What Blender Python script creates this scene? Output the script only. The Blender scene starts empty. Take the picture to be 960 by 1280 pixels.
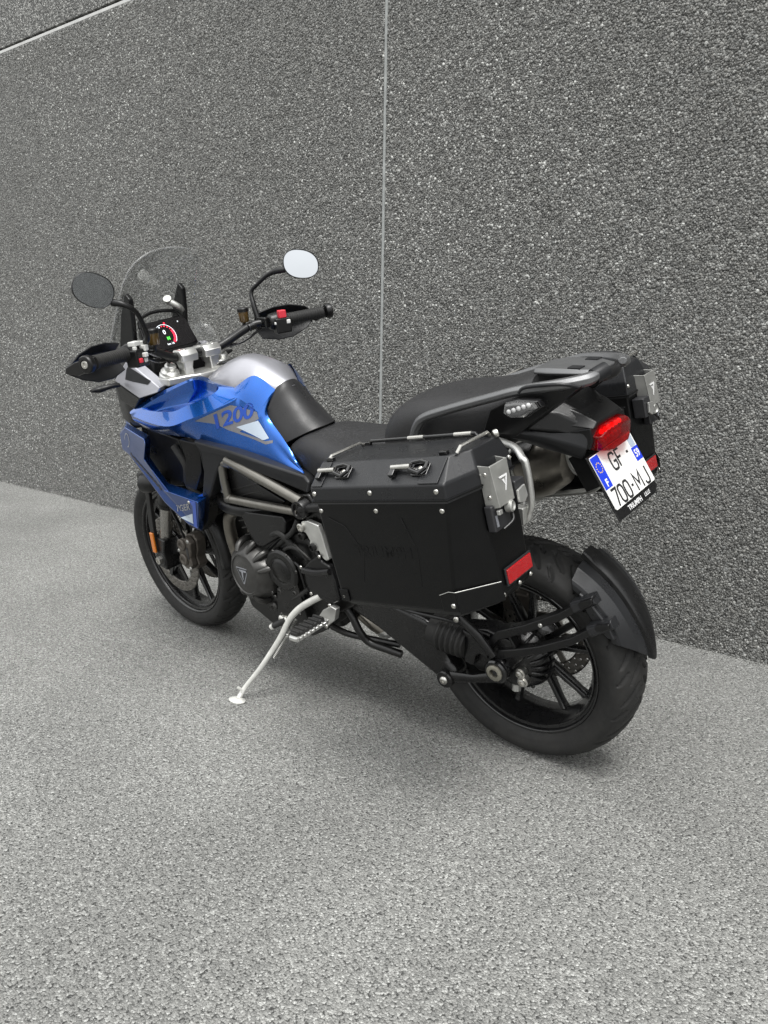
import bpy, bmesh, math, random
import numpy as np
from mathutils import Vector, Matrix
from mathutils.bvhtree import BVHTree

# ---------------------------------------------------------------- camera, sky, sun, exposure
SC = bpy.context.scene
COL = SC.collection
random.seed(7)
rng = np.random.default_rng(7)

cam_d = bpy.data.cameras.new("camera")
cam = bpy.data.objects.new("camera", cam_d)
COL.objects.link(cam)
cam_d.sensor_fit = 'VERTICAL'
cam_d.sensor_height = 32.0
cam_d.lens = 25.4314
cam_d.clip_start = 0.05
cam_d.clip_end = 500.0
cam.matrix_world = Matrix([[-0.766179, 0.144761, -0.62611, -1.035464], [-0.642419, -0.14777, 0.751972, 1.953744], [0.016336, 0.97837, 0.206216, 1.126851], [0.0, 0.0, 0.0, 1.0]])
SC.camera = cam

world = bpy.data.worlds.new("World")
SC.world = world
world.use_nodes = True
wn = world.node_tree
bg = wn.nodes["Background"]
sky = wn.nodes.new("ShaderNodeTexSky")
sky.sky_type = 'NISHITA'
sky.sun_disc = False
sky.dust_density = 4.0
sky.air_density = 1.0
hs = wn.nodes.new("ShaderNodeHueSaturation")
hs.inputs["Saturation"].default_value = 0.10
wn.links.new(sky.outputs[0], hs.inputs["Color"])
# closed cloud cover: the standard overcast sky, three times as bright overhead as at the horizon
tcw = wn.nodes.new("ShaderNodeTexCoord")
sp = wn.nodes.new("ShaderNodeSeparateXYZ"); wn.links.new(tcw.outputs["Generated"], sp.inputs[0])
cl_ = wn.nodes.new("ShaderNodeMapRange"); cl_.inputs[1].default_value = 0; cl_.inputs[2].default_value = 1
cl_.inputs[3].default_value = 1 / 3; cl_.inputs[4].default_value = 1.0
wn.links.new(sp.outputs[2], cl_.inputs[0])
cc_ = wn.nodes.new("ShaderNodeMix"); cc_.data_type = 'RGBA'; cc_.blend_type = 'MULTIPLY'; cc_.inputs[0].default_value = 1
cc_.inputs[6].default_value = (10.1, 10.2, 10.15, 1); wn.links.new(cl_.outputs[0], cc_.inputs[7])
mixw = wn.nodes.new("ShaderNodeMix"); mixw.data_type = 'RGBA'; mixw.inputs[0].default_value = 0.8
wn.links.new(hs.outputs[0], mixw.inputs[6]); wn.links.new(cc_.outputs[2], mixw.inputs[7])
wn.links.new(mixw.outputs[2], bg.inputs[0])
bg.inputs[1].default_value = 0.15

sun_d = bpy.data.lights.new("sun", 'SUN')
sun_d.energy = 1.5
sun_d.angle = math.radians(24)
sun_d.color = (1.0, 0.985, 0.96)
sun = bpy.data.objects.new("sun", sun_d)
COL.objects.link(sun)
sdir = Vector((-0.30, 0.30, 0.90)).normalized()
sky.sun_rotation = math.atan2(sdir.x, sdir.y)
sky.sun_elevation = math.asin(sdir.z)
sun.rotation_euler = (-sdir).to_track_quat('-Z', 'Y').to_euler()

SC.view_settings.view_transform = 'Standard'
SC.view_settings.look = 'None'
SC.view_settings.exposure = 0.92
SC.view_settings.gamma = 1.0
SC.cycles.max_bounces = 6
SC.cycles.diffuse_bounces = 3
SC.cycles.transparent_max_bounces = 12
SC.cycles.denoising_prefilter = 'NONE'

# ---------------------------------------------------------------- materials
MATS = {}

def mat(name, col, rough=0.5, metal=0.0, coat=0.0, bump=0.0, bscale=300.0, var=0.0, vscale=30.0, rvar=0.0, dust=0.0, spec=0.5):
    m = bpy.data.materials.new(name)
    m.use_nodes = True
    nt = m.node_tree
    N, L = nt.nodes, nt.links
    b = N["Principled BSDF"]
    b.inputs["Base Color"].default_value = (*col, 1)
    b.inputs["Roughness"].default_value = rough
    b.inputs["Metallic"].default_value = metal
    b.inputs["Coat Weight"].default_value = coat
    b.inputs["Coat Roughness"].default_value = 0.04
    b.inputs["Specular IOR Level"].default_value = spec
    tc = N.new("ShaderNodeTexCoord")
    csock = None
    if var > 0:
        n = N.new("ShaderNodeTexNoise"); n.inputs["Scale"].default_value = vscale; n.inputs["Detail"].default_value = 6
        L.new(tc.outputs["Object"], n.inputs["Vector"])
        r = N.new("ShaderNodeMapRange"); r.inputs[1].default_value = 0.3; r.inputs[2].default_value = 0.7
        r.inputs[3].default_value = 1 - var; r.inputs[4].default_value = 1 + var
        L.new(n.outputs[0], r.inputs[0])
        mx = N.new("ShaderNodeMix"); mx.data_type = 'RGBA'; mx.blend_type = 'MULTIPLY'; mx.inputs[0].default_value = 1
        mx.inputs[6].default_value = (*col, 1)
        L.new(r.outputs[0], mx.inputs[7]); csock = mx.outputs[2]
    if dust > 0:                                  # road dust that settled unevenly
        n = N.new("ShaderNodeTexNoise"); n.inputs["Scale"].default_value = 14; n.inputs["Detail"].default_value = 8
        n.inputs["Roughness"].default_value = 0.7
        L.new(tc.outputs["Object"], n.inputs["Vector"])
        r = N.new("ShaderNodeMapRange"); r.inputs[1].default_value = 0.42; r.inputs[2].default_value = 0.75
        r.inputs[3].default_value = 0; r.inputs[4].default_value = dust
        L.new(n.outputs[0], r.inputs[0])
        mx = N.new("ShaderNodeMix"); mx.data_type = 'RGBA'; mx.inputs[7].default_value = (0.19, 0.17, 0.145, 1)
        mx.inputs[6].default_value = (*col, 1)
        if csock: L.new(csock, mx.inputs[6])
        L.new(r.outputs[0], mx.inputs[0]); csock = mx.outputs[2]
    if csock: L.new(csock, b.inputs["Base Color"])
    if rvar > 0:
        n = N.new("ShaderNodeTexNoise"); n.inputs["Scale"].default_value = 22; n.inputs["Detail"].default_value = 7
        L.new(tc.outputs["Object"], n.inputs["Vector"])
        r = N.new("ShaderNodeMapRange"); r.inputs[1].default_value = 0.3; r.inputs[2].default_value = 0.7
        r.inputs[3].default_value = max(0.02, rough - rvar); r.inputs[4].default_value = rough + rvar
        L.new(n.outputs[0], r.inputs[0]); L.new(r.outputs[0], b.inputs["Roughness"])
    if bump > 0:
        n = N.new("ShaderNodeTexNoise"); n.inputs["Scale"].default_value = bscale; n.inputs["Detail"].default_value = 3
        L.new(tc.outputs["Object"], n.inputs["Vector"])
        bp = N.new("ShaderNodeBump"); bp.inputs["Strength"].default_value = bump; bp.inputs["Distance"].default_value = 0.001
        L.new(n.outputs[0], bp.inputs["Height"]); L.new(bp.outputs[0], b.inputs["Normal"])
    MATS[name] = m
    return m

mat("blue_paint", (0.009, 0.108, 0.46), 0.26, 0.85, 1.0, var=0.08, vscale=900)
mat("blue_paint_shaded", (0.012, 0.050, 0.21), 0.32, 0.8, 0.9, var=0.08, vscale=900)  # the same blue darkened: side shade put into the fairing's colour
mat("silver_paint", (0.36, 0.36, 0.39), 0.36, 0.75, 0.25, var=0.06, vscale=900)
mat("decal_grey", (0.20, 0.20, 0.22), 0.35, 0.5, 0.8)
mat("decal_pale", (0.50, 0.58, 0.68), 0.3, 0.3, 0.8)
mat("black_plastic", (0.0048, 0.0048, 0.0052), 0.32, bump=0.25, bscale=900, rvar=0.08, dust=0.015, spec=0.38)
mat("grey_plastic", (0.014, 0.0145, 0.016), 0.36, bump=0.2, bscale=900, rvar=0.07, dust=0.02, spec=0.25)
mat("gloss_black", (0.004, 0.004, 0.0045), 0.16, coat=0.4, rvar=0.05, dust=0.008)
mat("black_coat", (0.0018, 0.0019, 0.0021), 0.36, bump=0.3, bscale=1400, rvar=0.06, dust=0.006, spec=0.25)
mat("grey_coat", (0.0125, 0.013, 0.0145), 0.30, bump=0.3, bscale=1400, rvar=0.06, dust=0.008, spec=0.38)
mat("rubber", (0.019, 0.019, 0.0188), 0.60, bump=0.3, bscale=600, var=0.15, vscale=60, dust=0.05, spec=0.25)
mat("vinyl", (0.017, 0.017, 0.018), 0.47, bump=0.5, bscale=1600, rvar=0.08, dust=0.015, spec=0.38)
mat("pad_rubber", (0.018, 0.018, 0.019), 0.32, bump=0.2, bscale=900, rvar=0.08, dust=0.015, spec=0.25)
mat("alloy", (0.62, 0.62, 0.60), 0.36, 0.85, bump=0.25, bscale=500, var=0.10, dust=0.10)
mat("stand_paint", (0.60, 0.60, 0.57), 0.42, 0.25, bump=0.2, bscale=300, var=0.12, dust=0.25)
mat("grey_rail", (0.14, 0.142, 0.145), 0.38, 0.6, bump=0.2, bscale=900, rvar=0.06, dust=0.06)
mat("hugger_grey", (0.013, 0.0135, 0.0150), 0.30, bump=0.15, bscale=900, rvar=0.06, dust=0.01, spec=0.4)
mat("steel_tube", (0.50, 0.49, 0.46), 0.30, 0.9, var=0.1, rvar=0.08, dust=0.08)
mat("axle_metal", (0.42, 0.40, 0.34), 0.38, 0.85, var=0.25, rvar=0.1, dust=0.25)
mat("wheel_black", (0.009, 0.009, 0.0095), 0.28, 0.3, 0.6, rvar=0.06, dust=0.02)
mat("steel", (0.55, 0.54, 0.51), 0.28, 1.0, var=0.15, rvar=0.1)
mat("brushed_steel", (0.42, 0.42, 0.40), 0.38, 0.7, var=0.12, rvar=0.1)
mat("frame_paint", (0.19, 0.182, 0.165), 0.32, 0.9, var=0.08, rvar=0.06, dust=0.06)
mat("engine_grey", (0.060, 0.059, 0.057), 0.34, 0.6, bump=0.25, bscale=500, var=0.15, rvar=0.08, dust=0.05)
mat("engine_black", (0.0035, 0.0035, 0.0036), 0.32, 0.1, bump=0.25, bscale=500, rvar=0.1, dust=0.04, spec=0.5)
mat("cast_black", (0.0060, 0.0060, 0.0064), 0.26, 0.1, bump=0.2, bscale=500, rvar=0.08, dust=0.025, spec=0.5)
mat("disc_steel", (0.20, 0.19, 0.175), 0.40, 0.9, var=0.2, rvar=0.1, dust=0.2)
mat("caliper", (0.085, 0.075, 0.065), 0.5, 0.6, var=0.2, dust=0.35)
mat("exhaust", (0.21, 0.195, 0.17), 0.36, 0.9, var=0.2, rvar=0.12, dust=0.15)
mat("stanchion", (0.34, 0.33, 0.31), 0.25, 0.9, rvar=0.1, dust=0.12)
mat("mirror_glass", (0.50, 0.52, 0.545), 0.015, 1.0)
mat("plate_white", (0.74, 0.74, 0.72), 0.4, coat=0.2)
mat("plate_black", (0.02, 0.02, 0.022), 0.4)
mat("plate_blue", (0.010, 0.04, 0.55), 0.35, coat=0.2)
mat("print_white", (0.7, 0.7, 0.7), 0.4)
mat("print_yellow", (0.75, 0.5, 0.02), 0.4)
mat("print_blue", (0.012, 0.075, 0.45), 0.35, 0.4, 0.8)
mat("print_grey", (0.30, 0.31, 0.34), 0.35, 0.4, 0.6)
mat("switch_white", (0.62, 0.62, 0.60), 0.4)
mat("switch_red", (0.60, 0.03, 0.05), 0.4)
mat("pink_cap", (0.60, 0.36, 0.36), 0.5)
mat("amber_lens", (0.60, 0.17, 0.01), 0.22, coat=0.7)
mat("brown_fluid", (0.075, 0.045, 0.012), 0.15, coat=0.8)
mat("screen_black", (0.004, 0.003, 0.004), 0.14, coat=0.6)
mat("sealant", (0.25, 0.26, 0.255), 0.8, var=0.2, vscale=14, bump=0.3, bscale=90)
mat("sealant_pale", (0.46, 0.46, 0.45), 0.75, var=0.12, vscale=8)
mat("slab_side", (0.20, 0.20, 0.19), 0.9, var=0.2)

def emis(name, col, s):
    m = mat(name, col, 0.3)
    b = m.node_tree.nodes["Principled BSDF"]
    b.inputs["Emission Color"].default_value = (*col, 1)
    b.inputs["Emission Strength"].default_value = s
emis("screen_red", (0.9, 0.02, 0.05), 0.8)
emis("screen_green", (0.1, 0.9, 0.08), 0.8)
emis("screen_white", (0.8, 0.85, 0.9), 0.6)
emis("led_lit", (1.0, 0.25, 0.12), 0.9)

def glass(name, col, alpha, rough=0.02, tint=None):
    """thin clear plastic: mostly lets light straight through, with a Fresnel sheen"""
    m = bpy.data.materials.new(name); m.use_nodes = True
    N, L = m.node_tree.nodes, m.node_tree.links
    N.clear()
    out = N.new("ShaderNodeOutputMaterial")
    tr = N.new("ShaderNodeBsdfTransparent"); tr.inputs[0].default_value = (*col, 1)
    gl = N.new("ShaderNodeBsdfGlossy"); gl.inputs["Roughness"].default_value = rough
    df = N.new("ShaderNodeBsdfDiffuse"); df.inputs[0].default_value = (*(tint or col), 1)
    lw = N.new("ShaderNodeLayerWeight"); lw.inputs[0].default_value = 0.5
    pw = N.new("ShaderNodeMath"); pw.operation = 'POWER'; pw.inputs[1].default_value = 4.0; L.new(lw.outputs["Facing"], pw.inputs[0])
    fr = N.new("ShaderNodeMath"); fr.operation = 'MULTIPLY_ADD'; fr.inputs[1].default_value = .8; fr.inputs[2].default_value = .035; L.new(pw.outputs[0], fr.inputs[0])
    m1 = N.new("ShaderNodeMixShader"); m1.inputs[0].default_value = alpha
    m2 = N.new("ShaderNodeMixShader")
    L.new(tr.outputs[0], m1.inputs[1]); L.new(df.outputs[0], m1.inputs[2])
    L.new(fr.outputs[0], m2.inputs[0]); L.new(m1.outputs[0], m2.inputs[1]); L.new(gl.outputs[0], m2.inputs[2])
    L.new(m2.outputs[0], out.inputs[0])
    MATS[name] = m
glass("windscreen", (0.965, 0.97, 0.97), 0.045, 0.03, (0.5, 0.5, 0.5))
glass("red_lens", (0.70, 0.015, 0.02), 0.30, 0.06, (0.38, 0.004, 0.006))
glass("screen_edge", (0.9, 0.9, 0.9), 0.13, 0.05, (0.75, 0.75, 0.75))
glass("clear_lens", (0.9, 0.9, 0.9), 0.12, 0.05, (0.7, 0.7, 0.7))

def red_reflector():
    m = mat("reflector_red", (0.36, 0.005, 0.008), 0.2, coat=0.8)
    N, L = m.node_tree.nodes, m.node_tree.links
    b = N["Principled BSDF"]
    v = N.new("ShaderNodeTexVoronoi"); v.inputs["Scale"].default_value = 260
    tc = N.new("ShaderNodeTexCoord"); L.new(tc.outputs["Object"], v.inputs["Vector"])
    bp = N.new("ShaderNodeBump"); bp.inputs["Strength"].default_value = 0.6; bp.inputs["Distance"].default_value = 0.001
    L.new(v.outputs["Distance"], bp.inputs["Height"]); L.new(bp.outputs[0], b.inputs["Normal"])
red_reflector()

def aggregate(name, scale, stops, joint, bump, dist, big, rough=0.75, j0=0.45, j1=0.8, swap=False, pit=0.0):
    """stones set in a binder: every Voronoi cell is one stone with its own grey"""
    m = bpy.data.materials.new(name); m.use_nodes = True
    N, L = m.node_tree.nodes, m.node_tree.links
    b = N["Principled BSDF"]
    tc = N.new("ShaderNodeTexCoord")
    mp = N.new("ShaderNodeMapping")
    if swap: mp.inputs["Rotation"].default_value = (math.radians(-90), 0, 0)
    L.new(tc.outputs["Object"], mp.inputs[0])
    wob = N.new("ShaderNodeTexNoise"); wob.noise_dimensions = '2D'; wob.inputs["Scale"].default_value = scale * .8; wob.inputs["Detail"].default_value = 1
    L.new(mp.outputs[0], wob.inputs["Vector"])
    sub = N.new("ShaderNodeVectorMath"); sub.operation = 'SUBTRACT'; sub.inputs[1].default_value = (.5, .5, .5)
    L.new(wob.outputs["Color"], sub.inputs[0])
    scl = N.new("ShaderNodeVectorMath"); scl.operation = 'SCALE'; scl.inputs["Scale"].default_value = 1.1 / scale
    L.new(sub.outputs[0], scl.inputs[0])
    add = N.new("ShaderNodeVectorMath"); L.new(mp.outputs[0], add.inputs[0]); L.new(scl.outputs[0], add.inputs[1])
    v1 = N.new("ShaderNodeTexVoronoi"); v1.voronoi_dimensions = '2D'; v1.inputs["Scale"].default_value = scale
    L.new(add.outputs[0], v1.inputs["Vector"])
    sep = N.new("ShaderNodeSeparateColor"); L.new(v1.outputs["Color"], sep.inputs[0])
    ramp = N.new("ShaderNodeValToRGB"); cr = ramp.color_ramp
    for i, (p, c) in enumerate(stops):
        e = cr.elements[i] if i < 2 else cr.elements.new(p)
        e.position = p; e.color = (*c, 1)
    L.new(sep.outputs[0], ramp.inputs[0])
    bn = N.new("ShaderNodeTexNoise"); bn.noise_dimensions = '2D'; bn.inputs["Scale"].default_value = 1.3; bn.inputs["Detail"].default_value = 5
    L.new(mp.outputs[0], bn.inputs["Vector"])
    pn = N.new("ShaderNodeTexNoise"); pn.noise_dimensions = '2D'; pn.inputs["Scale"].default_value = scale * .42; pn.inputs["Detail"].default_value = 2
    L.new(mp.outputs[0], pn.inputs["Vector"])
    # some stones have broken out: the binder shows as dark pits
    pr = N.new("ShaderNodeMapRange"); pr.inputs[1].default_value = .56; pr.inputs[2].default_value = .74; pr.inputs[3].default_value = 0; pr.inputs[4].default_value = pit
    L.new(pn.outputs[0], pr.inputs[0])
    dd = N.new("ShaderNodeMath"); L.new(v1.outputs["Distance"], dd.inputs[0]); L.new(pr.outputs[0], dd.inputs[1])
    er = N.new("ShaderNodeMapRange"); er.interpolation_type = 'SMOOTHSTEP'
    er.inputs[1].default_value = j0; er.inputs[2].default_value = j1; er.inputs[3].default_value = 0; er.inputs[4].default_value = 1
    L.new(dd.outputs[0], er.inputs[0])
    mx = N.new("ShaderNodeMix"); mx.data_type = 'RGBA'; mx.inputs[7].default_value = (*joint, 1)
    L.new(er.outputs[0], mx.inputs[0]); L.new(ramp.outputs[0], mx.inputs[6])
    br = N.new("ShaderNodeMapRange"); br.inputs[1].default_value = 0.3; br.inputs[2].default_value = 0.7
    br.inputs[3].default_value = 1 - big; br.inputs[4].default_value = 1 + big
    L.new(bn.outputs[0], br.inputs[0])
    mu = N.new("ShaderNodeMix"); mu.data_type = 'RGBA'; mu.blend_type = 'MULTIPLY'; mu.inputs[0].default_value = 1
    L.new(mx.outputs[2], mu.inputs[6]); L.new(br.outputs[0], mu.inputs[7])
    L.new(mu.outputs[2], b.inputs["Base Color"])
    hm = N.new("ShaderNodeMath"); hm.operation = 'MULTIPLY_ADD'; hm.inputs[1].default_value = 0.5
    L.new(sep.outputs[1], hm.inputs[0])
    hn = N.new("ShaderNodeMath"); hn.operation = 'MULTIPLY'; hn.inputs[1].default_value = -1.3
    L.new(dd.outputs[0], hn.inputs[0]); L.new(hn.outputs[0], hm.inputs[2])
    bp = N.new("ShaderNodeBump"); bp.inputs["Strength"].default_value = bump; bp.inputs["Distance"].default_value = dist
    L.new(hm.outputs[0], bp.inputs["Height"]); L.new(bp.outputs[0], b.inputs["Normal"])
    b.inputs["Roughness"].default_value = rough
    b.inputs["Specular IOR Level"].default_value = 0.35
    MATS[name] = m

g = lambda v, t=0.0: (v * (.992 + t * .5), v, v * (.958 - t * .5))
aggregate("washed_concrete", 98, [(0.0, g(.05)), (0.35, g(.10, .02)), (0.62, g(.17, .03)), (0.85, g(.27)), (1.0, g(.40, .02))],
          g(.055), 1.0, 0.005, 0.08, 0.6, .42, .72, True)
aggregate("asphalt", 218, [(0.0, g(.15)), (0.4, g(.22, .01)), (0.8, g(.265, .01)), (1.0, g(.42))],
          g(.052), 0.85, 0.0030, 0.12, 0.85, .45, .95, False, .40)

def pebble_mat():
    m = mat("pebble", (.2, .2, .2), 0.5)
    N, L = m.node_tree.nodes, m.node_tree.links
    at = N.new("ShaderNodeAttribute"); at.attribute_type = 'INSTANCER'; at.attribute_name = "tone"
    ramp = N.new("ShaderNodeValToRGB"); cr = ramp.color_ramp
    for i, (p, c) in enumerate([(0.0, g(.07, .02)), (.30, g(.105, .02)), (.55, g(.14, .02)), (.74, g(.17, .05)), (.78, g(.16, -.04)), (.90, g(.21, .02)), (.97, g(.30)), (1.0, g(.46))]):
        e = cr.elements[i] if i < 2 else cr.elements.new(p)
        e.position = p; e.color = (*c, 1)
    L.new(at.outputs["Fac"], ramp.inputs[0]); L.new(ramp.outputs[0], N["Principled BSDF"].inputs["Base Color"])
pebble_mat()

# ---------------------------------------------------------------- mesh helpers
def geo(*gs):
    V, F = [], []
    for v, f in gs:
        k = len(V)
        V += [tuple(p) for p in v]
        F += [tuple(i + k for i in q) for q in f]
    return V, F

def mirror(gm):
    v, f = gm
    return [(p[0], -p[1], p[2]) for p in v], [tuple(reversed(q)) for q in f]

def shift(gm, d):
    return [(p[0] + d[0], p[1] + d[1], p[2] + d[2]) for p in gm[0]], gm[1]

def xform(gm, M):
    return [tuple(M @ Vector(p)) for p in gm[0]], gm[1]

STEER = -0.06760
AXO, AXD = Vector((1.62, 0, 0)), Vector((-math.sin(math.radians(23.5)), 0, math.cos(math.radians(23.5))))
STM = Matrix.Translation(AXO) @ Matrix.Rotation(STEER, 4, AXD) @ Matrix.Translation(-AXO)

def obj(name, gm, m, parent=None, bevel=0.0, seg=2, ang=35, sub=0, solid=0.0, steer=False, label=None, smooth=True, fix=True):
    v, f = gm
    if steer: v = [tuple(STM @ Vector(p)) for p in v]
    me = bpy.data.meshes.new(name)
    me.from_pydata([tuple(map(float, p)) for p in v], [], f)
    if fix:
        bm = bmesh.new(); bm.from_mesh(me)
        bmesh.ops.remove_doubles(bm, verts=bm.verts, dist=1e-5)
        bmesh.ops.recalc_face_normals(bm, faces=bm.faces)
        bm.to_mesh(me); bm.free()
    me.materials.append(MATS[m])
    if smooth:
        me.shade_smooth()
        me.set_sharp_from_angle(angle=math.radians(ang))
    o = bpy.data.objects.new(name, me)
    COL.objects.link(o)
    if parent: o.parent = parent
    if solid:
        s = o.modifiers.new("thickness", 'SOLIDIFY'); s.thickness = abs(solid); s.offset = -1 if solid > 0 else 1
    if bevel:
        b = o.modifiers.new("edge", 'BEVEL'); b.width = bevel; b.segments = seg; b.limit_method = 'ANGLE'
        b.angle_limit = math.radians(ang); b.harden_normals = True
    if sub:
        s = o.modifiers.new("smooth", 'SUBSURF'); s.levels = sub; s.render_levels = sub
    if label: o["label"] = label
    return o

def catmull(pts, n=6):
    P = [Vector(p) for p in pts]
    if len(P) < 3: return P
    Q = [P[0] * 2 - P[1]] + P + [P[-1] * 2 - P[-2]]
    out = []
    for i in range(1, len(Q) - 2):
        a, b, c, d = Q[i - 1], Q[i], Q[i + 1], Q[i + 2]
        for k in range(n):
            t = k / n
            out.append(0.5 * ((2 * b) + (c - a) * t + (2 * a - 5 * b + 4 * c - d) * t * t + (3 * b - a - 3 * c + d) * t ** 3))
    out.append(P[-1])
    return out

def tube(pts, r, n=14, curve=0, caps=True, up=None, flat=None):
    """swept tube; r a number or one per given point; flat=(a,b) makes an oval/rounded section"""
    rs = list(r) if isinstance(r, (list, tuple)) else [r] * len(pts)
    if curve:
        m = len(pts)
        P = catmull(pts, curve)
        rr = []
        for i in range(len(P)):
            t = i / (len(P) - 1) * (m - 1); k = min(int(t), m - 2)
            rr.append(rs[k] + (rs[k + 1] - rs[k]) * (t - k))
        rs = rr
    else:
        P = [Vector(p) for p in pts]
    V, F = [], []
    tprev = None
    for i, p in enumerate(P):
        t = (P[min(i + 1, len(P) - 1)] - P[max(i - 1, 0)]).normalized()
        if tprev is None:
            a = Vector(up) if up else (Vector((0, 0, 1)) if abs(t.z) < .9 else Vector((0, 1, 0)))
            u = (a - t * a.dot(t)).normalized()
        else:
            u = (u - t * u.dot(t)).normalized()
        w = t.cross(u); tprev = t
        fa, fb = flat or (1, 1)
        for k in range(n):
            q = 2 * math.pi * (k + .5) / n
            V.append(p + (u * math.cos(q) * fa + w * math.sin(q) * fb) * rs[i])
    for i in range(len(P) - 1):
        for k in range(n):
            a, b = i * n + k, i * n + (k + 1) % n
            F.append((a, b, b + n, a + n))
    if caps:
        F.append(tuple(range(n - 1, -1, -1))); F.append(tuple(len(V) - n + k for k in range(n)))
    return V, F

def lathe(prof, o, axis, n=32, closed=False):
    """prof: (along axis, radius)"""
    o = Vector(o); ax = Vector(axis).normalized()
    a = Vector((0, 0, 1)) if abs(ax.z) < .9 else Vector((1, 0, 0))
    u = (a - ax * a.dot(ax)).normalized(); w = ax.cross(u)
    V, F = [], []
    m = len(prof)
    for k in range(n):
        q = 2 * math.pi * k / n
        d = u * math.cos(q) + w * math.sin(q)
        for h, r in prof: V.append(o + ax * h + d * r)
    for k in range(n):
        k2 = (k + 1) % n
        for i in range(m if closed else m - 1):
            j = (i + 1) % m
            F.append((k * m + i, k2 * m + i, k2 * m + j, k * m + j))
    if not closed:
        if prof[0][1] > 1e-6: F.append(tuple(k * m for k in range(n)))
        if prof[-1][1] > 1e-6: F.append(tuple(k * m + m - 1 for k in range(n - 1, -1, -1)))
    return V, F

def cyl(a, b, r, n=20, r2=None):
    a, b = Vector(a), Vector(b)
    return lathe([(0, r), ((b - a).length, r if r2 is None else r2)], a, b - a, n)

def prism(poly, d):
    n = len(poly)
    V = [tuple(p) for p in poly] + [(p[0] + d[0], p[1] + d[1], p[2] + d[2]) for p in poly]
    F = [tuple(range(n)), tuple(range(2 * n - 1, n - 1, -1))]
    for i in range(n):
        j = (i + 1) % n
        F.append((i, i + n, j + n, j))
    return V, F

def side(poly, y0, y1):
    """(x,z) outline extruded from y0 to y1"""
    return prism([(x, y0, z) for x, z in poly], (0, y1 - y0, 0))

def loft(rings, cap0=True, cap1=True):
    n = len(rings[0])
    V = [tuple(p) for r in rings for p in r]
    F = []
    for i in range(len(rings) - 1):
        for k in range(n):
            a, b = i * n + k, i * n + (k + 1) % n
            F.append((a, b, b + n, a + n))
    if cap0: F.append(tuple(range(n - 1, -1, -1)))
    if cap1: F.append(tuple(len(V) - n + k for k in range(n)))
    return V, F

def grid(rows):
    n = len(rows[0])
    V = [tuple(p) for r in rows for p in r]
    F = [(i * n + k, i * n + k + 1, (i + 1) * n + k + 1, (i + 1) * n + k) for i in range(len(rows) - 1) for k in range(n - 1)]
    return V, F

def box(c, s, R=None):
    x, y, z = s[0] / 2, s[1] / 2, s[2] / 2
    V = [Vector((i * x, j * y, k * z)) for i in (-1, 1) for j in (-1, 1) for k in (-1, 1)]
    F = [(0, 1, 3, 2), (4, 6, 7, 5), (0, 4, 5, 1), (2, 3, 7, 6), (0, 2, 6, 4), (1, 5, 7, 3)]
    M = Matrix.Translation(Vector(c)) @ (R.to_4x4() if R else Matrix.Identity(4))
    return [tuple(M @ v) for v in V], F

def frame(o, x, y):
    """matrix from local (x,y,z) to a tilted plane at o"""
    x = Vector(x).normalized(); y = Vector(y); y = (y - x * y.dot(x)).normalized(); z = x.cross(y)
    M = Matrix.Identity(4)
    for i in range(3):
        M[i][0], M[i][1], M[i][2], M[i][3] = x[i], y[i], z[i], o[i]
    return M

_bolt = {}
def bolt(pos, nrm, r, parent, m="steel", steer=False, name="bolt"):
    """button-head screw with a hex socket, one shared mesh for each size"""
    key = (round(r, 4), m)
    if key not in _bolt:
        pr = [(0, r), (r * .35, r * .96), (r * .62, r * .72), (r * .7, r * .42), (r * .4, r * .36), (r * .4, 0.0)]
        first = obj(name, lathe(pr, (0, 0, -r * .15), (0, 0, 1), 14), m)
        _bolt[key] = first.data
        bpy.data.objects.remove(first, do_unlink=True)
    o = bpy.data.objects.new(name, _bolt[key]); COL.objects.link(o)
    n = Vector(nrm).normalized(); p = Vector(pos)
    if steer: n = STM.to_3x3() @ n; p = STM @ p
    o.parent = parent
    o.location = p
    o.rotation_mode = 'QUATERNION'
    o.rotation_quaternion = n.to_track_quat('Z', 'Y')
    return o

def text(s, size, extrude=0.0006, offset=0.0, spacing=1.0, shear=0.0, sx=1.0):
    cu = bpy.data.curves.new("t", 'FONT'); cu.body = s; cu.size = size; cu.extrude = extrude; cu.offset = offset
    cu.space_character = spacing; cu.shear = shear; cu.align_x = 'CENTER'; cu.align_y = 'CENTER'; cu.resolution_u = 4
    o = bpy.data.objects.new("t", cu)
    me = o.to_mesh()
    gm = [(v.co.x * sx, v.co.y, v.co.z) for v in me.vertices], [tuple(p.vertices) for p in me.polygons]
    o.to_mesh_clear(); bpy.data.objects.remove(o); bpy.data.curves.remove(cu)
    return gm

def wrap(gm2, target, M, off=0.0008, direction=(0, -1, 0), dz=0.0):
    """lay a flat shape (local xy, placed by M) on a curved panel; local z keeps its height"""
    bv = BVHTree.FromPolygons([Vector(p) for p in target[0]], target[1])
    d = Vector(direction).normalized()
    V = []
    for p in gm2[0]:
        q = M @ Vector((p[0], p[1], 0))
        hit, nn, i, dist = bv.ray_cast(q - d * 0.3, d)
        if hit is None: hit = q
        V.append(tuple(hit - d * (off + p[2])))
    return V, gm2[1]

def subdiv_poly(poly, cuts=3, thick=0.0006):
    """flat outline to a triangulated, subdivided thin sheet (local xy)"""
    bm = bmesh.new()
    vs = [bm.verts.new((x, y, 0)) for x, y in poly]
    bm.faces.new(vs)
    bmesh.ops.triangulate(bm, faces=bm.faces)
    bmesh.ops.subdivide_edges(bm, edges=bm.edges, cuts=cuts, use_grid_fill=True)
    bm.verts.index_update()
    gm = [tuple(v.co) for v in bm.verts], [tuple(v.index for v in f.verts) for f in bm.faces]
    bm.free()
    return gm

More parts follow.
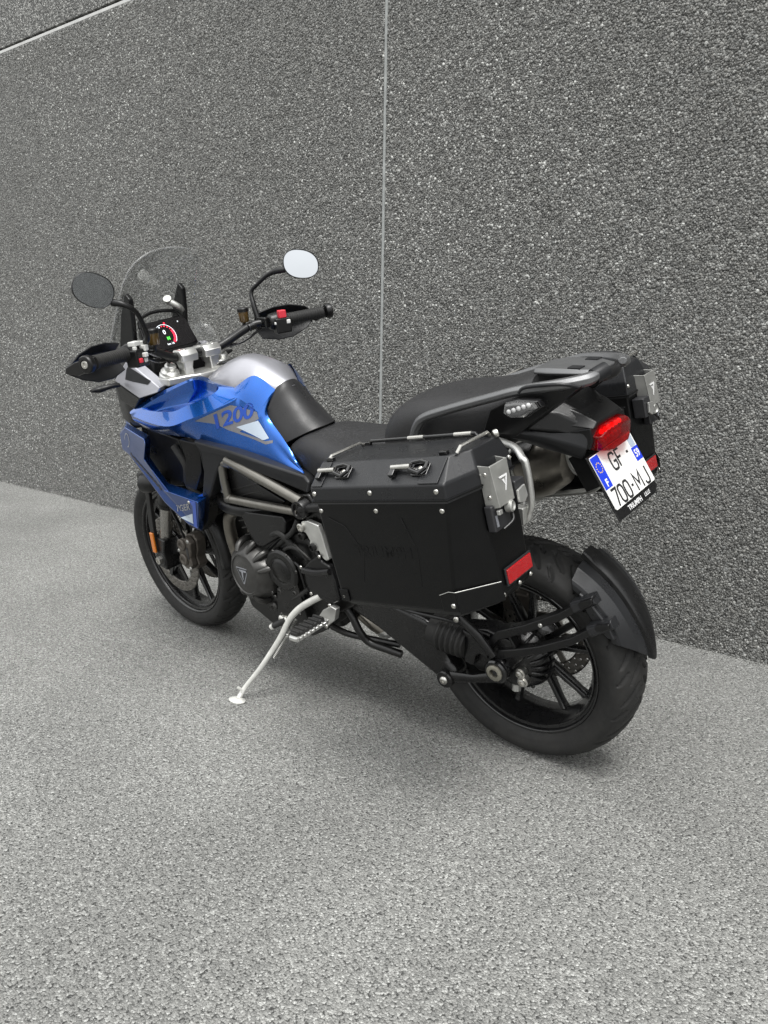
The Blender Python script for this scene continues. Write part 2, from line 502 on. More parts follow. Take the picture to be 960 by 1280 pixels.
def smoothstep(a, b, x):
    t = np.clip((x - a) / (b - a), 0, 1); return t * t * (3 - 2 * t)

def tri(gm):
    bm = bmesh.new(); vs = [bm.verts.new(p) for p in gm[0]]
    for f in gm[1]: bm.faces.new([vs[i] for i in f])
    bmesh.ops.triangulate(bm, faces=bm.faces)
    bm.verts.index_update()
    r = [tuple(v.co) for v in bm.verts], [tuple(v.index for v in f.verts) for f in bm.faces]
    bm.free(); return r

GLYPH = {'7': [[(0, 1), (1, 1), (.32, 0)]], '0': [[(.5, 1), (.2, .97), (.02, .80), (0, .5), (.02, .20), (.2, .03), (.5, 0), (.8, .03), (.98, .20), (1, .5), (.98, .80), (.8, .97), (.5, 1)]],
         'G': [[(1, .80), (.85, .97), (.5, 1), (.18, .97), (.02, .80), (0, .5), (.02, .20), (.18, .03), (.5, 0), (.85, .03), (1, .20), (1, .47), (.52, .47)]],
         'F': [[(0, 0), (0, 1), (1, 1)], [(0, .53), (.82, .53)]], 'M': [[(0, 0), (0, 1), (.5, .32), (1, 1), (1, 0)]], 'J': [[(1, 1), (1, .22), (.85, .03), (.5, 0), (.15, .03), (0, .22)]], '-': [[(0, .5), (1, .5)]]}
def stroke(ch, x, y, w, h, t, z):
    """one plate character drawn as mitred strokes in the plate's plane, lower left corner at x, y"""
    out = []
    for line in GLYPH[ch]:
        P = [Vector((x + a * w, y + b * h)) for a, b in line]
        L_, R_ = [], []
        n = len(P); closed = (P[0] - P[-1]).length < 1e-6
        for i in range(n):
            a = P[i - 1] if i else (P[-2] if closed else None); b = P[i + 1] if i < n - 1 else (P[1] if closed else None)
            d1 = (P[i] - a).normalized() if a is not None else (b - P[i]).normalized(); d2 = (b - P[i]).normalized() if b is not None else d1
            m = Vector((-(d1 + d2).y, (d1 + d2).x)).normalized(); k = t / 2 / max(.45, m.dot(Vector((-d1.y, d1.x))))
            L_.append(P[i] + m * k); R_.append(P[i] - m * k)
        out.append(grid([[(p.x, p.y, z) for p in L_], [(p.x, p.y, z) for p in R_]]))
    return geo(*out)

# ---------------------------------------------------------------- the setting
gv, gf = grid([[(x, y, 0) for x in (-60, -20, -6, 0, 4, 8, 20, 60)] for y in (-60, -1.2, 0, 2, 6, 20, 60)])
ground = obj("asphalt_ground", (gv, gf), "asphalt", smooth=False)
ground["kind"] = "structure"

wall = bpy.data.objects.new("concrete_wall", None)
COL.objects.link(wall)
wall.location = (1.4877, -1.0350, 0)
wall.rotation_euler = (0, 0, math.radians(1.277))
wall["label"] = "grey pebble-dashed concrete panel wall with pale sealed joints behind the motorcycle"
wall["category"] = "wall"
GAP = 0.017
for row, (z0, z1) in enumerate(((-0.05, 2.972), (3.003, 6.0))):
    for k in (-2, -1, 0, 1):
        xa, xb = k * 6.0 + GAP / 2, (k + 1) * 6.0 - GAP / 2
        p = obj("panel", box(((xa + xb) / 2, -0.09, (z0 + z1) / 2), (xb - xa, 0.18, z1 - z0)), "washed_concrete", wall, bevel=0.004, seg=2)
    for k in (-2, -1, 0, 1, 2):
        obj("joint_seal", tube([(k * 6.0, -0.0070, z0), (k * 6.0, -0.0070, z1 + .0)], 0.0098, 12), "sealant", wall)
obj("joint_ledge", box((0, -0.088, 2.982), (24.0, 0.172, 0.019)), "sealant_pale", wall, bevel=0.003)
obj("joint_backing", box((0, -0.12, 2.9975), (24.0, 0.12, 0.0105)), "slab_side", wall)

# the washed-out stones in the panel faces: real pebbles where they can be told apart, the material takes over farther along
def pebbles():
    d = .0086
    xs = np.arange(-2.6, 4.3, d); zs = np.arange(.004, 2.965, d * .87)
    X, Z = np.meshgrid(xs, zs)
    X = X + (np.arange(len(zs)) % 2)[:, None] * d / 2
    X = (X + rng.uniform(-.34, .34, X.shape) * d).ravel(); Z = (Z + rng.uniform(-.34, .34, Z.shape) * d).ravel()
    k = (np.abs(X) > .0115) & (Z < 2.35 + .17 * (X + 2.6)) & (rng.random(X.shape) < .96)
    X, Z = X[k], Z[k]
    n = len(X)
    sc = np.clip(rng.lognormal(0, .20, n), .65, 1.55) * d * .55
    Y = -.18 * sc + rng.uniform(-.28, .20, n) * sc
    # loose grit washed out along the foot of the wall
    ng_ = 1500
    X = np.r_[X, rng.uniform(-2.6, 4.3, ng_)]; Y = np.r_[Y, np.abs(rng.normal(.004, .014, ng_))]; Z = np.r_[Z, np.full(ng_, .0015)]
    sc = np.r_[sc, rng.uniform(.0012, .0036, ng_)]
    n += ng_
    tone = np.clip(rng.random(n) * (1 + .025 * np.sin(X * 2.1 + Z * 1.3) + .025 * np.sin(X * .9 - Z * 3.1 + 1)), 0, 1)
    me = bpy.data.meshes.new("pebble_layer")
    me.vertices.add(n); me.vertices.foreach_set("co", np.stack([X, Y, Z], 1).ravel())
    def attr(nm, kind, data, key):
        a = me.attributes.new(nm, kind, 'POINT'); a.data.foreach_set(key, data.ravel())
    attr("tone", 'FLOAT', tone.astype(np.float32), "value")
    attr("turn", 'FLOAT_VECTOR', np.stack([rng.uniform(-.5, .5, n), rng.uniform(0, 6.28, n), rng.uniform(-.5, .5, n)], 1).astype(np.float32), "vector")
    attr("size", 'FLOAT_VECTOR', (np.stack([rng.uniform(.85, 1.3, n), rng.uniform(.7, 1.0, n), rng.uniform(.75, 1.1, n)], 1) * sc[:, None]).astype(np.float32), "vector")
    attr("kindno", 'INT', rng.integers(0, 5, n).astype(np.int32), "value")
    o = bpy.data.objects.new("pebbles", me); COL.objects.link(o); o.parent = wall
    o["kind"] = "stuff"
    protos = bpy.data.collections.new("pebble_shapes")
    for q in range(5):
        bm = bmesh.new(); bmesh.ops.create_icosphere(bm, subdivisions=2, radius=1)
        cuts = [(Vector(rng.normal(size=3)).normalized(), rng.uniform(.62, .85)) for _ in range(7)]
        for v in bm.verts:
            for nn, c in cuts:
                e = v.co.dot(nn) - c
                if e > 0: v.co -= nn * e
        pm = bpy.data.meshes.new("pebble_shape"); bm.to_mesh(pm); bm.free()
        pm.shade_smooth(); pm.set_sharp_from_angle(angle=math.radians(32)); pm.materials.append(MATS["pebble"])
        protos.objects.link(bpy.data.objects.new("pebble_shape", pm))
    ng = bpy.data.node_groups.new("pebble_nodes", 'GeometryNodeTree')
    ng.interface.new_socket("Geometry", in_out='INPUT', socket_type='NodeSocketGeometry'); ng.interface.new_socket("Geometry", in_out='OUTPUT', socket_type='NodeSocketGeometry')
    N, L = ng.nodes, ng.links
    gi, go = N.new("NodeGroupInput"), N.new("NodeGroupOutput")
    ci = N.new("GeometryNodeCollectionInfo"); ci.inputs["Collection"].default_value = protos; ci.inputs["Separate Children"].default_value = True; ci.inputs["Reset Children"].default_value = True
    ip = N.new("GeometryNodeInstanceOnPoints"); ip.inputs["Pick Instance"].default_value = True
    def named(nm, t):
        a = N.new("GeometryNodeInputNamedAttribute"); a.data_type = t; a.inputs["Name"].default_value = nm; return a.outputs[0]
    e2r = N.new("FunctionNodeEulerToRotation")
    L.new(named("turn", 'FLOAT_VECTOR'), e2r.inputs[0])
    L.new(gi.outputs[0], ip.inputs["Points"]); L.new(ci.outputs[0], ip.inputs["Instance"]); L.new(named("kindno", 'INT'), ip.inputs["Instance Index"])
    L.new(e2r.outputs[0], ip.inputs["Rotation"]); L.new(named("size", 'FLOAT_VECTOR'), ip.inputs["Scale"])
    L.new(ip.outputs[0], go.inputs[0])
    md = o.modifiers.new("pebbles", 'NODES'); md.node_group = ng
    return n
print("pebbles", pebbles())

# ---------------------------------------------------------------- the motorcycle
LEAN = 0.22101
bike = bpy.data.objects.new("motorcycle", None)
COL.objects.link(bike)
bike.location = (0, 0, 0.00377)
bike.rotation_euler = (-LEAN, 0, 0)
bike["label"] = "blue and silver adventure motorcycle with black panniers leaning on its side stand"
bike["category"] = "motorcycle"

# ---- wheels
def tyre_geo(c, prof, segs, tread):
    P = []
    for (a, b) in zip(prof[:-1], prof[1:]):
        n = max(1, int(math.hypot(b[0] - a[0], b[1] - a[1]) / 0.0042))
        for i in range(n): P.append((a[0] + (b[0] - a[0]) * i / n, a[1] + (b[1] - a[1]) * i / n))
    P.append(prof[-1])
    P = np.array(P); R = P[:, 1].max()
    th = np.linspace(0, 2 * np.pi, segs, endpoint=False)
    T, Y = np.meshgrid(th, P[:, 0], indexing='ij'); _, RR = np.meshgrid(th, P[:, 1], indexing='ij')
    dep = np.zeros_like(RR)
    per = 2 * np.pi * R / tread['n']
    for sgn, offs in ((1, 0.0), (-1, per / 2)):
        u = (T * R + offs) % per; v = Y * sgn
        for (u0, v0, u1, v1, w) in tread['cuts']:
            for ku in (-per, 0, per):
                du, dv = u1 - u0, v1 - v0
                t = np.clip(((u - ku - u0) * du + (v - v0) * dv) / (du * du + dv * dv), 0, 1)
                d = np.hypot(u - ku - u0 - t * du, v - v0 - t * dv)
                wl = w * (0.45 + 0.55 * np.sin(np.pi * np.clip(t * .9 + .08, 0, 1)))
                dep = np.maximum(dep, (1 - smoothstep(wl * .55, wl, d)) * 0.0075 * (v > 0.002))
    dep *= smoothstep(R - 0.05, R - 0.035, RR)
    RR = RR - dep
    m = P.shape[0]
    V = np.stack([c[0] + RR * np.cos(T), c[1] + Y, c[2] + RR * np.sin(T)], -1).reshape(-1, 3)
    idx = np.arange(segs * m).reshape(segs, m); nx = np.roll(idx, -1, 0)
    F = np.stack([idx[:, :-1], nx[:, :-1], nx[:, 1:], idx[:, 1:]], -1).reshape(-1, 4)
    return V.tolist(), [tuple(f) for f in F.tolist()]

def disc_geo(c, y, r0, r1, cells, rows, hr):
    """brake disc with drilled holes, each cell of a polar net has a round hole"""
    V, F = [], []
    for i in range(cells):
        for j in range(rows):
            if True:
                t0, t1 = 2 * math.pi * i / cells, 2 * math.pi * (i + 1) / cells
                a, b = r0 + (r1 - r0) * j / rows, r0 + (r1 - r0) * (j + 1) / rows
                tm, rm = (t0 + t1) / 2, (a + b) / 2
                hole = (i + j) % 2 == 0
                outer = [(t0, a), (tm, a), (t1, a), (t1, rm), (t1, b), (tm, b), (t0, b), (t0, rm)]
                k = len(V)
                V += [(c[0] + r * math.cos(t), y, c[2] + r * math.sin(t)) for t, r in outer]
                if not hole:
                    F.append(tuple(range(k, k + 8)))
                else:
                    for q in range(8):
                        an = -math.pi * .75 + q * math.pi / 4
                        V.append((c[0] + rm * math.cos(tm) - math.sin(tm) * hr * math.cos(an) + math.cos(tm) * hr * math.sin(an), y,
                                  c[2] + rm * math.sin(tm) + math.cos(tm) * hr * math.cos(an) + math.sin(tm) * hr * math.sin(an)))
                    for q in range(8):
                        q2 = (q + 1) % 8
                        F.append((k + q, k + q2, k + 8 + q2, k + 8 + q))
    return V, F

def rim_prof(hw, rf, rb, rw):
    half = [(hw - .006, rf), (hw + .003, rf - .0005), (hw + .0055, rf - .003), (hw + .0055, rf - .006), (hw + .003, rf - .009), (hw - .006, rf - .011), (hw - .008, rf - .017), (hw - .004, rf - .019), (hw - .004, rf - .022), (hw - .010, rf - .025), (hw - .024, rb), (hw * .35, rw)]
    return half + [(-a, b) for a, b in reversed(half)]

def spoke(c, a0, a1, r0, r1, y0, y1, w0, w1, d0, d1):
    """one cast spoke: from hub angle a0 at r0 to rim angle a1 at r1"""
    p = Vector((c[0] + r0 * math.cos(a0), y0, c[2] + r0 * math.sin(a0)))
    q = Vector((c[0] + r1 * math.cos(a1), y1, c[2] + r1 * math.sin(a1)))
    t = (q - p).normalized(); n = Vector((0, 1, 0)); s = t.cross(n).normalized()
    rings = []
    for f, w, d in ((0, w0 * 1.25, d0 * 1.1), (.2, w0, d0), (.8, w1, d1), (.95, w1 * 1.2, d1 * 1.15), (1.02, w1 * 1.9, d1 * 1.5)):
        o = p.lerp(q, f)
        rings.append([o + s * (w / 2 * i) + n * (d / 2 * j) for i, j in ((-1, -.55), (-1, .55), (-.55, 1), (.55, 1), (1, .55), (1, -.55), (.55, -1), (-.55, -1))])
    return loft(rings)

# rear wheel
RC = (0.0, 0.0, 0.318)
rw = obj("rear_wheel", geo(lathe(rim_prof(.062, .233, .205, .192), RC, (0, 1, 0), 96, closed=True),
                           lathe([(-.075, 0), (-.075, .045), (-.05, .062), (-.02, .05), (.03, .05), (.05, .058), (.06, .03), (.06, 0)], RC, (0, 1, 0), 40)),
         "wheel_black", bike, ang=40)
rprof = [(.055, .224), (.064, .231), (.070, .236), (.078, .248), (.0845, .266), (.0855, .276), (.0825, .2865), (.0780, .2925), (.066, .3015), (.05, .3090), (.03, .3150), (.012, .3176), (0, .318)]
rprof = rprof + [(-a, b) for a, b in reversed(rprof[:-1])]
obj("tyre", tyre_geo(RC, rprof, 900, dict(n=17, cuts=[(.000, .003, .058, .050, .0085), (.064, .018, .118, .070, .0072), (.018, .054, .050, .080, .0060), (.080, .004, .104, .024, .0055)])),
    "rubber", rw, ang=60, fix=False)
for k in range(5):
    a = math.radians(-133 + 72 * k)
    for s in (-1, 1):
        obj("spoke", spoke(RC, a + s * .12, a + s * .24, .048, .199, -.01, 0.0, .020, .017, .034, .026), "wheel_black", rw, bevel=.002)
obj("brake_disc", disc_geo(RC, -.088, .098, .141, 54, 3, .0042), "disc_steel", rw, solid=.005, ang=30)
obj("disc_carrier", geo(lathe([(-.092, .060), (-.084, .060), (-.084, .045), (-.092, .045)], RC, (0, 1, 0), 30, closed=True),
                        *[prism([(RC[0] + r * math.cos(a + d), -.091, RC[2] + r * math.sin(a + d)) for r, d in ((.055, -.16), (.102, -.09), (.102, .09), (.055, .16))], (0, .006, 0)) for a in [2 * math.pi * i / 6 for i in range(6)]]),
    "disc_steel", rw)

# front wheel (turned with the fork)
FC = (1.52, 0.0, 0.325)
fw = obj("front_wheel", geo(lathe(rim_prof(.044, .256, .232, .220), FC, (0, 1, 0), 96, closed=True),
                            lathe([(-.07, 0), (-.07, .030), (-.045, .036), (-.02, .028), (.02, .028), (.045, .036), (.07, .030), (.07, 0)], FC, (0, 1, 0), 32)),
         "wheel_black", bike, ang=40, steer=True)
fprof = [(.040, .246), (.046, .254), (.051, .260), (.057, .272), (.0605, .286), (.0600, .2935), (.0565, .3010), (.048, .3095), (.036, .3165), (.02, .3225), (.008, .3246), (0, .325)]
fprof = fprof + [(-a, b) for a, b in reversed(fprof[:-1])]
obj("tyre", tyre_geo(FC, fprof, 900, dict(n=18, cuts=[(.000, .003, .048, .040, .0058), (.058, .014, .100, .048, .0050), (.016, .040, .042, .058, .0042)])),
    "rubber", fw, ang=60, fix=False, steer=True)
for k in range(5):
    a = math.radians(-99 + 72 * k)
    for s in (-1, 1):
        obj("spoke", spoke(FC, a + s * .14, a + s * .26, .030, .226, 0.0, 0.0, .016, .014, .030, .022), "wheel_black", fw, bevel=.002, steer=True)
for s in (1, -1):
    obj("brake_disc", disc_geo(FC, s * .071, .112, .153, 60, 3, .0040), "disc_steel", fw, solid=.005 * s, ang=30, steer=True)
    obj("disc_carrier", geo(lathe([(s * .066, .052), (s * .073, .052), (s * .073, .040), (s * .066, .040)], FC, (0, 1, 0), 30, closed=True),
                            *[prism([(FC[0] + r * math.cos(a + d), s * .067, FC[2] + r * math.sin(a + d)) for r, d in ((.048, -.20), (.116, -.08), (.116, .08), (.048, .20))], (0, s * .006, 0)) for a in [2 * math.pi * i / 6 for i in range(6)]]),
        "cast_black", fw, steer=True)

# ---- fork, brakes, front mudguard
def fork_at(z): return 1.243 + (1.05 - z) * (1.507 - 1.243) / (1.05 - .40)
for s in (1, -1):
    y = .1 * s
    fl = obj("fork_leg", geo(tube([(fork_at(1.06), y, 1.06), (fork_at(.60), y, .60)], .029, 24), tube([(fork_at(.60), y, .60), (fork_at(.555), y, .555)], .031, 24)), "black_plastic", bike, steer=True)
    obj("stanchion", tube([(fork_at(.58), y, .58), (fork_at(.36), y, .36)], .0240, 24), "stanchion", fl, steer=True)
    obj("fork_foot", geo(loft([[(x + dx, y + .030 * j, z + dz) for dx, j, dz in ((-.034, -1, 0), (.034, -1, .012), (.034, 1, .012), (-.034, 1, 0))] for x, z in ((fork_at(.41), .41), (fork_at(.36), .36), (1.52, .325), (1.528, .285))]),
                         cyl((1.52, y - .035 * s, .325), (1.52, y + .034 * s, .325), .032, 24)), "cast_black", fl, bevel=.006, steer=True)
    obj("axle_nut", lathe([(0, .016), (.01, .016), (.012, .010), (.006, .009), (.006, 0)], (1.52, y + .034 * s, .325), (0, s, 0), 6), "steel", fl, steer=True)
    obj("fork_seal", tube([(fork_at(.562), y, .562), (fork_at(.548), y, .548)], .0325, 24), "black_plastic", fl, steer=True)
    gd = obj("fork_guard", prism([(1.492, y + .018 * s, .640), (1.512, y + .02 * s, .640), (1.548, y + .02 * s, .47), (1.552, y + .02 * s, .36), (1.522, y + .02 * s, .355), (1.520, y + .02 * s, .45)], (0, .014 * s, 0)), "black_plastic", bike, bevel=.003, steer=True)
    obj("side_reflector", prism([(1.521, y + .0345 * s, .437), (1.544, y + .0345 * s, .437), (1.548, y + .0345 * s, .355), (1.525, y + .0345 * s, .355)], (0, .008 * s, 0)), "amber_lens", gd, bevel=.003, steer=True)
    cg = [(1.312, .430), (1.334, .452), (1.372, .446), (1.402, .415), (1.412, .375), (1.404, .330), (1.382, .308), (1.350, .306), (1.326, .330), (1.334, .362), (1.318, .392)]
    cal = obj("brake_caliper", geo(side(cg, y - .054 * s, y - .012 * s), side([(1.366 + (a - 1.366) * .9, .378 + (b - .378) * .9) for a, b in cg], y - .012 * s, y + .014 * s)), "caliper", bike, bevel=.006, seg=3, steer=True)
    for a, b in ((1.372, .412), (1.376, .352)):
        obj("caliper_piston", lathe([(-.02, .024), (.006, .024), (.010, .020), (.010, .012), (.006, .010), (.006, 0)], (a, y + s * .012, b), (0, s, 0), 24), "caliper", cal, steer=True)
    for a, b in ((1.330, .432), (1.345, .322), (1.400, .384)):
        bolt((a, y + s * .014, b), (0, s, 0), .0075, cal, "brushed_steel", steer=True)
    obj("caliper_window", side([(1.338, .405), (1.352, .408), (1.350, .362), (1.340, .360)], y + s * .0135, y + s * .0155), "plate_black", cal, steer=True)
    obj("caliper_bracket", side([(1.404, .40), (1.430, .43), (1.485, .40), (1.500, .355), (1.470, .345), (1.425, .365), (1.404, .345)], y - .02 * s, y - .002 * s), "cast_black", cal, bevel=.004, steer=True)
    obj("bleed_nipple", lathe([(0, .004), (.012, .004), (.014, .0055), (.02, .0055), (.022, 0)], (1.350, y, .452), (-.2, 0, 1), 10), "steel", cal, steer=True)
    obj("brake_hose", tube([(1.345, y + .015 * s, .445), (1.335, y + .03 * s, .50), (1.36, y + .035 * s, .58), (1.33, y + .03 * s, .70), (1.25, y - .02 * s, .86)], .0045, 8, curve=8), "black_plastic", cal, steer=True)

def arch(c, a0, a1, na, prof):
    """mudguard shell: prof lists (y, radius)"""
    return grid([[(c[0] + r * math.cos(a), y, c[2] + r * math.sin(a)) for y, r in prof] for a in [math.radians(a0 + (a1 - a0) * i / na) for i in range(na + 1)]])
fm = obj("front_mudguard", arch(FC, 62, 178, 28, [(.074, .318), (.072, .338), (.056, .350), (.028, .356), (0, .358), (-.028, .356), (-.056, .350), (-.072, .338), (-.074, .318)]), "black_plastic", bike, solid=.004, ang=50, steer=True)
for s in (1, -1):
    obj("mudguard_stay", prism([(1.44, .076 * s, .60), (1.50, .076 * s, .61), (1.515, .080 * s, .52), (1.47, .080 * s, .50)], (0, .012 * s, 0)), "black_plastic", fm, bevel=.003, steer=True)

# ---- triple clamp, handlebar and controls (turned with the fork)
yoke = obj("top_yoke", loft([[(x, y, z) for x, y in ((1.150, .045), (1.175, .075), (1.195, .142), (1.262, .142), (1.283, .10), (1.255, .04), (1.255, -.04), (1.283, -.10), (1.262, -.142), (1.195, -.142), (1.175, -.075), (1.150, -.045))] for z in (1.016, 1.042)]), "alloy", bike, bevel=.006, seg=3, steer=True)
obj("lower_yoke", box((1.30, 0, .84), (.10, .27, .04)), "cast_black", bike, bevel=.01, steer=True)
obj("steering_stem", cyl((1.174, 0, 1.03), (1.27, 0, .82), .03), "cast_black", bike, steer=True)
for s in (1, -1):
    cap = obj("fork_cap", lathe([(-.012, .034), (0, .034), (.004, .030), (.012, .030), (.016, .026), (.018, .019), (.032, .019), (.036, .016), (.037, .010), (.033, .009), (.033, 0)], (1.238, .104 * s, 1.047), AXD, 32), "alloy", yoke, steer=True)
    obj("riser", loft([[(1.218 + dx * k, .052 * s + dy * k, z) for dx, dy in ((-.022, -.018), (.022, -.018), (.022, .018), (-.022, .018))] for z, k in ((1.04, 1.0), (1.06, .92), (1.085, 1.15))]), "alloy", yoke, bevel=.005, steer=True)
SEC = ((-.027, -.018), (-.030, .004), (-.019, .021), (.019, .021), (.030, .004), (.027, -.018))
obj("handlebar_clamp", geo(loft([[(1.217 + dx * k, y, 1.099 + dz * k) for dx, dz in SEC] for y, k in ((-.080, .9), (-.076, 1), (-.018, 1), (-.014, .94))]),
                           loft([[(1.217 + dx * k, y, 1.099 + dz * k) for dx, dz in SEC] for y, k in ((.014, .94), (.018, 1), (.076, 1), (.080, .9))]),
                           box((1.228, 0, 1.108), (.026, .06, .020))), "alloy", yoke, bevel=.003, seg=2, steer=True)
for s in (1, -1):
    for dx in (-.014, .014):
        bolt((1.217 + dx, .056 * s, 1.118), (0, 0, 1), .006, yoke, steer=True)
BAR = [(1.220, 0, 1.099), (1.220, .075, 1.099), (1.208, .125, 1.115), (1.178, .200, 1.150), (1.152, .245, 1.158), (1.108, .320, 1.158), (1.066, .445, 1.162)]
bar = obj("handlebar", tube([(x, -y, z) for x, y, z in reversed(BAR[1:])] + BAR, [.0112, .0112, .0125, .014, .014, .0145, .0145, .0145, .014, .014, .0125, .0112, .0112], 18, curve=6), "black_plastic", bike, steer=True)

def lerp3(a, b, t): return tuple(a[i] + (b[i] - a[i]) * t for i in range(3))
G0, G1 = (1.113, .312, 1.158), (1.0655, .443, 1.1619)
for s in (1, -1):
    S = lambda p: (p[0], p[1] * s, p[2])
    ax = Vector(S(G1)) - Vector(S(G0)); Lg = ax.length; ax.normalize()
    prof = [(0, .0215), (.004, .0215)]
    for i in range(14):
        a = .008 + i * (Lg - .02) / 14
        prof += [(a, .0190), (a + .0035, .0199), (a + .0055, .0199), (a + .007, .0190)]
    prof += [(Lg - .008, .0205), (Lg, .0205)]
    gr = obj("grip", lathe(prof, S(G0), ax, 28), "rubber", bar, steer=True)
    obj("bar_end", lathe([(0, .0225), (.006, .0255), (.018, .0255), (.022, .0225), (.023, .0145), (.019, .0135), (.019, 0)], Vector(S(G1)) + ax * .012, ax, 28), "black_plastic", bar, steer=True)
    obj("bar_end_screw", lathe([(0, .0125), (.003, .011), (.0035, .006), (-.002, .005), (-.002, 0)], Vector(S(G1)) + ax * .032, ax, 18), "steel", bar, steer=True)
    # switch block
    R = Matrix.Rotation(math.atan2(ax.y, ax.x), 3, 'Z')
    bc = Vector(S(G0)) - ax * .030
    sw = obj("switch_block", geo(lathe([(-.034, .020), (-.030, .028), (-.006, .031), (.014, .031), (.024, .027), (.028, .022)], bc, ax, 20),
                                 box(bc + Vector((-.022, 0, -.014)), (.056, .044, .052), R)), "black_plastic", bar, bevel=.006, seg=3, steer=True)
    up = Vector((-.45, 0, .89)).normalized(); bk_ = Vector((-.98, 0, .05)).normalized()
    def key(da, du, db, sz, m, nm="switch_key"):
        obj(nm, box(bc + ax * da + up * du + bk_ * db, sz, R), m, sw, bevel=.003, steer=True)
    if s > 0:
        key(.004, .031, .010, (.030, .026, .014), "switch_white"); key(-.020, .028, .014, (.022, .018, .014), "switch_white")
        key(-.024, .012, .034, (.018, .022, .018), "switch_white"); key(.012, .016, .026, (.010, .012, .012), "switch_white")
        key(-.014, -.010, .050, (.016, .022, .014), "switch_white"); key(.008, -.026, .052, (.014, .022, .014), "switch_red"); key(-.016, -.028, .052, (.014, .018, .014), "switch_white")
    else:
        key(-.004, .026, .022, (.026, .024, .026), "switch_red"); key(.010, -.006, .046, (.014, .012, .014), "switch_white")
        key(-.032, -.006, .040, (.009, .011, .010), "switch_white")
    # master cylinder, reservoir, lever
    mc = obj("master_cylinder", geo(cyl(S((1.165, .262, 1.160)), S((1.172, .19, 1.148)), .014), box(S((1.150, .245, 1.158)), (.05, .026, .036))), "gloss_black", bar, bevel=.004, steer=True)
    rx = S((1.135, .198, 1.165)) if s > 0 else S((1.205, .205, 1.165))
    rs = obj("fluid_reservoir", lathe([(0, .015), (.004, .017), (.034, .018), (.036, .018)], rx, (0, 0, 1), 20), "brown_fluid", bar, steer=True)
    obj("reservoir_cap", lathe([(.036, .020), (.046, .020), (.049, .017), (.05, 0)], rx, (0, 0, 1), 20), "black_plastic", rs, steer=True)
    obj("reservoir_hose", tube([rx, (rx[0] + .01, rx[1], rx[2] - .02), S((1.17, .215, 1.15))], .005, 8, curve=5), "black_plastic", rs, steer=True)
    obj("brake_lever" if s < 0 else "clutch_lever", tube([S((1.165, .262, 1.150)), S((1.175, .30, 1.146)), S((1.160, .35, 1.146)), S((1.128, .43, 1.148))], [.010, .008, .007, .0085], 10, curve=6, flat=(.6, 1)), "gloss_black", bar, steer=True)
    obj("cable", tube([S((1.16, .24, 1.140)), S((1.185, .17, 1.105)), S((1.235, .10, 1.085)), S((1.29, .05, .98))], .0045, 8, curve=8), "black_plastic", bar, steer=True)
    # hand guard
    hg = obj("hand_guard", grid([[S(q) for q in r] for r in (
        [(1.150, .476, 1.156), (1.166, .479, 1.150), (1.172, .480, 1.140), (1.160, .477, 1.128)],
        [(1.152, .440, 1.182), (1.178, .446, 1.166), (1.186, .447, 1.136), (1.158, .442, 1.106)],
        [(1.170, .385, 1.196), (1.202, .390, 1.170), (1.210, .391, 1.128), (1.172, .386, 1.086)],
        [(1.190, .330, 1.196), (1.225, .334, 1.168), (1.232, .335, 1.126), (1.186, .330, 1.084)],
        [(1.210, .275, 1.184), (1.240, .276, 1.162), (1.245, .276, 1.130), (1.208, .275, 1.098)])]), "grey_plastic", bike, solid=.005 * s, bevel=.003, ang=25, steer=True)
    obj("guard_arm", prism([S((1.052, .438, 1.180)), S((1.125, .458, 1.166)), S((1.165, .470, 1.150)), S((1.170, .472, 1.132)), S((1.125, .458, 1.126)), S((1.052, .438, 1.146))], (0, .012 * s, 0)), "black_plastic", hg, bevel=.004, steer=True)

# mirrors
def mirror_head(name, c, nrm, upv, w, h, flip, parent):
    """rounded trapezium housing with a glass set in its rim"""
    n = Vector(nrm).normalized(); u = Vector(upv); u = (u - n * u.dot(n)).normalized(); r = u.cross(n)
    c = Vector(c)
    def ring(k, d, dome=0):
        out = []
        for i in range(40):
            a = 2 * math.pi * i / 40
            ca, sa = math.cos(a), math.sin(a)
            e = 2 / 2.3
            x = math.copysign(abs(ca) ** e, ca) * w / 2; y = math.copysign(abs(sa) ** e, sa) * h / 2
            y *= 1 + .16 * (x / (w / 2)) * flip
            x += y * .20 * flip
            out.append(c + r * (x * k) + u * (y * k) + n * d)
        return out
    hd = obj(name, loft([ring(.25, -.030), ring(.62, -.026), ring(.90, -.014), ring(1.0, .0), ring(1.0, .004), ring(.965, .006), ring(.95, .002)], True, False), "black_plastic", parent, ang=50)
    obj("mirror_glass", loft([ring(.952, .0022), ring(.5, .0026), ring(.05, .0028)], False, True), "mirror_glass", hd, ang=60)
    return hd
HM = mirror_head("mirror", (1.1084, 0.3808, 1.3648), (-0.9888, 0.1488, -0.0058), (-0.2966, -0.4447, 0.8451), .122, .094, .25, bike)
obj("mirror_stem", tube([(1.0856, 0.3350, 1.3129), (1.0575, 0.3150, 1.3030), (1.0526, 0.2850, 1.2780), (1.0648, 0.2620, 1.2327), (1.0791, 0.2520, 1.1931), (1.150, .245, 1.165)], [.011, .0085, .007, .007, .009, .010], 12, curve=5), "black_plastic", HM, steer=True)
HM = mirror_head("mirror", (1.0535, -0.3864, 1.3224), (-0.8545, 0.4618, 0.2377), (-0.0153, -0.2317, 0.9727), .126, .098, -.20, bike)
obj("mirror_stem", tube([(1.1062, -0.3350, 1.3214), (1.1299, -0.3150, 1.3193), (1.1618, -0.3000, 1.3089), (1.2004, -0.2830, 1.2826), (1.2264, -0.2700, 1.2577), (1.2113, -0.2600, 1.2154), (1.1951, -0.2560, 1.1721)], [.011, .010, .0075, .007, .007, .009, .010], 12, curve=5), "black_plastic", HM, steer=True)

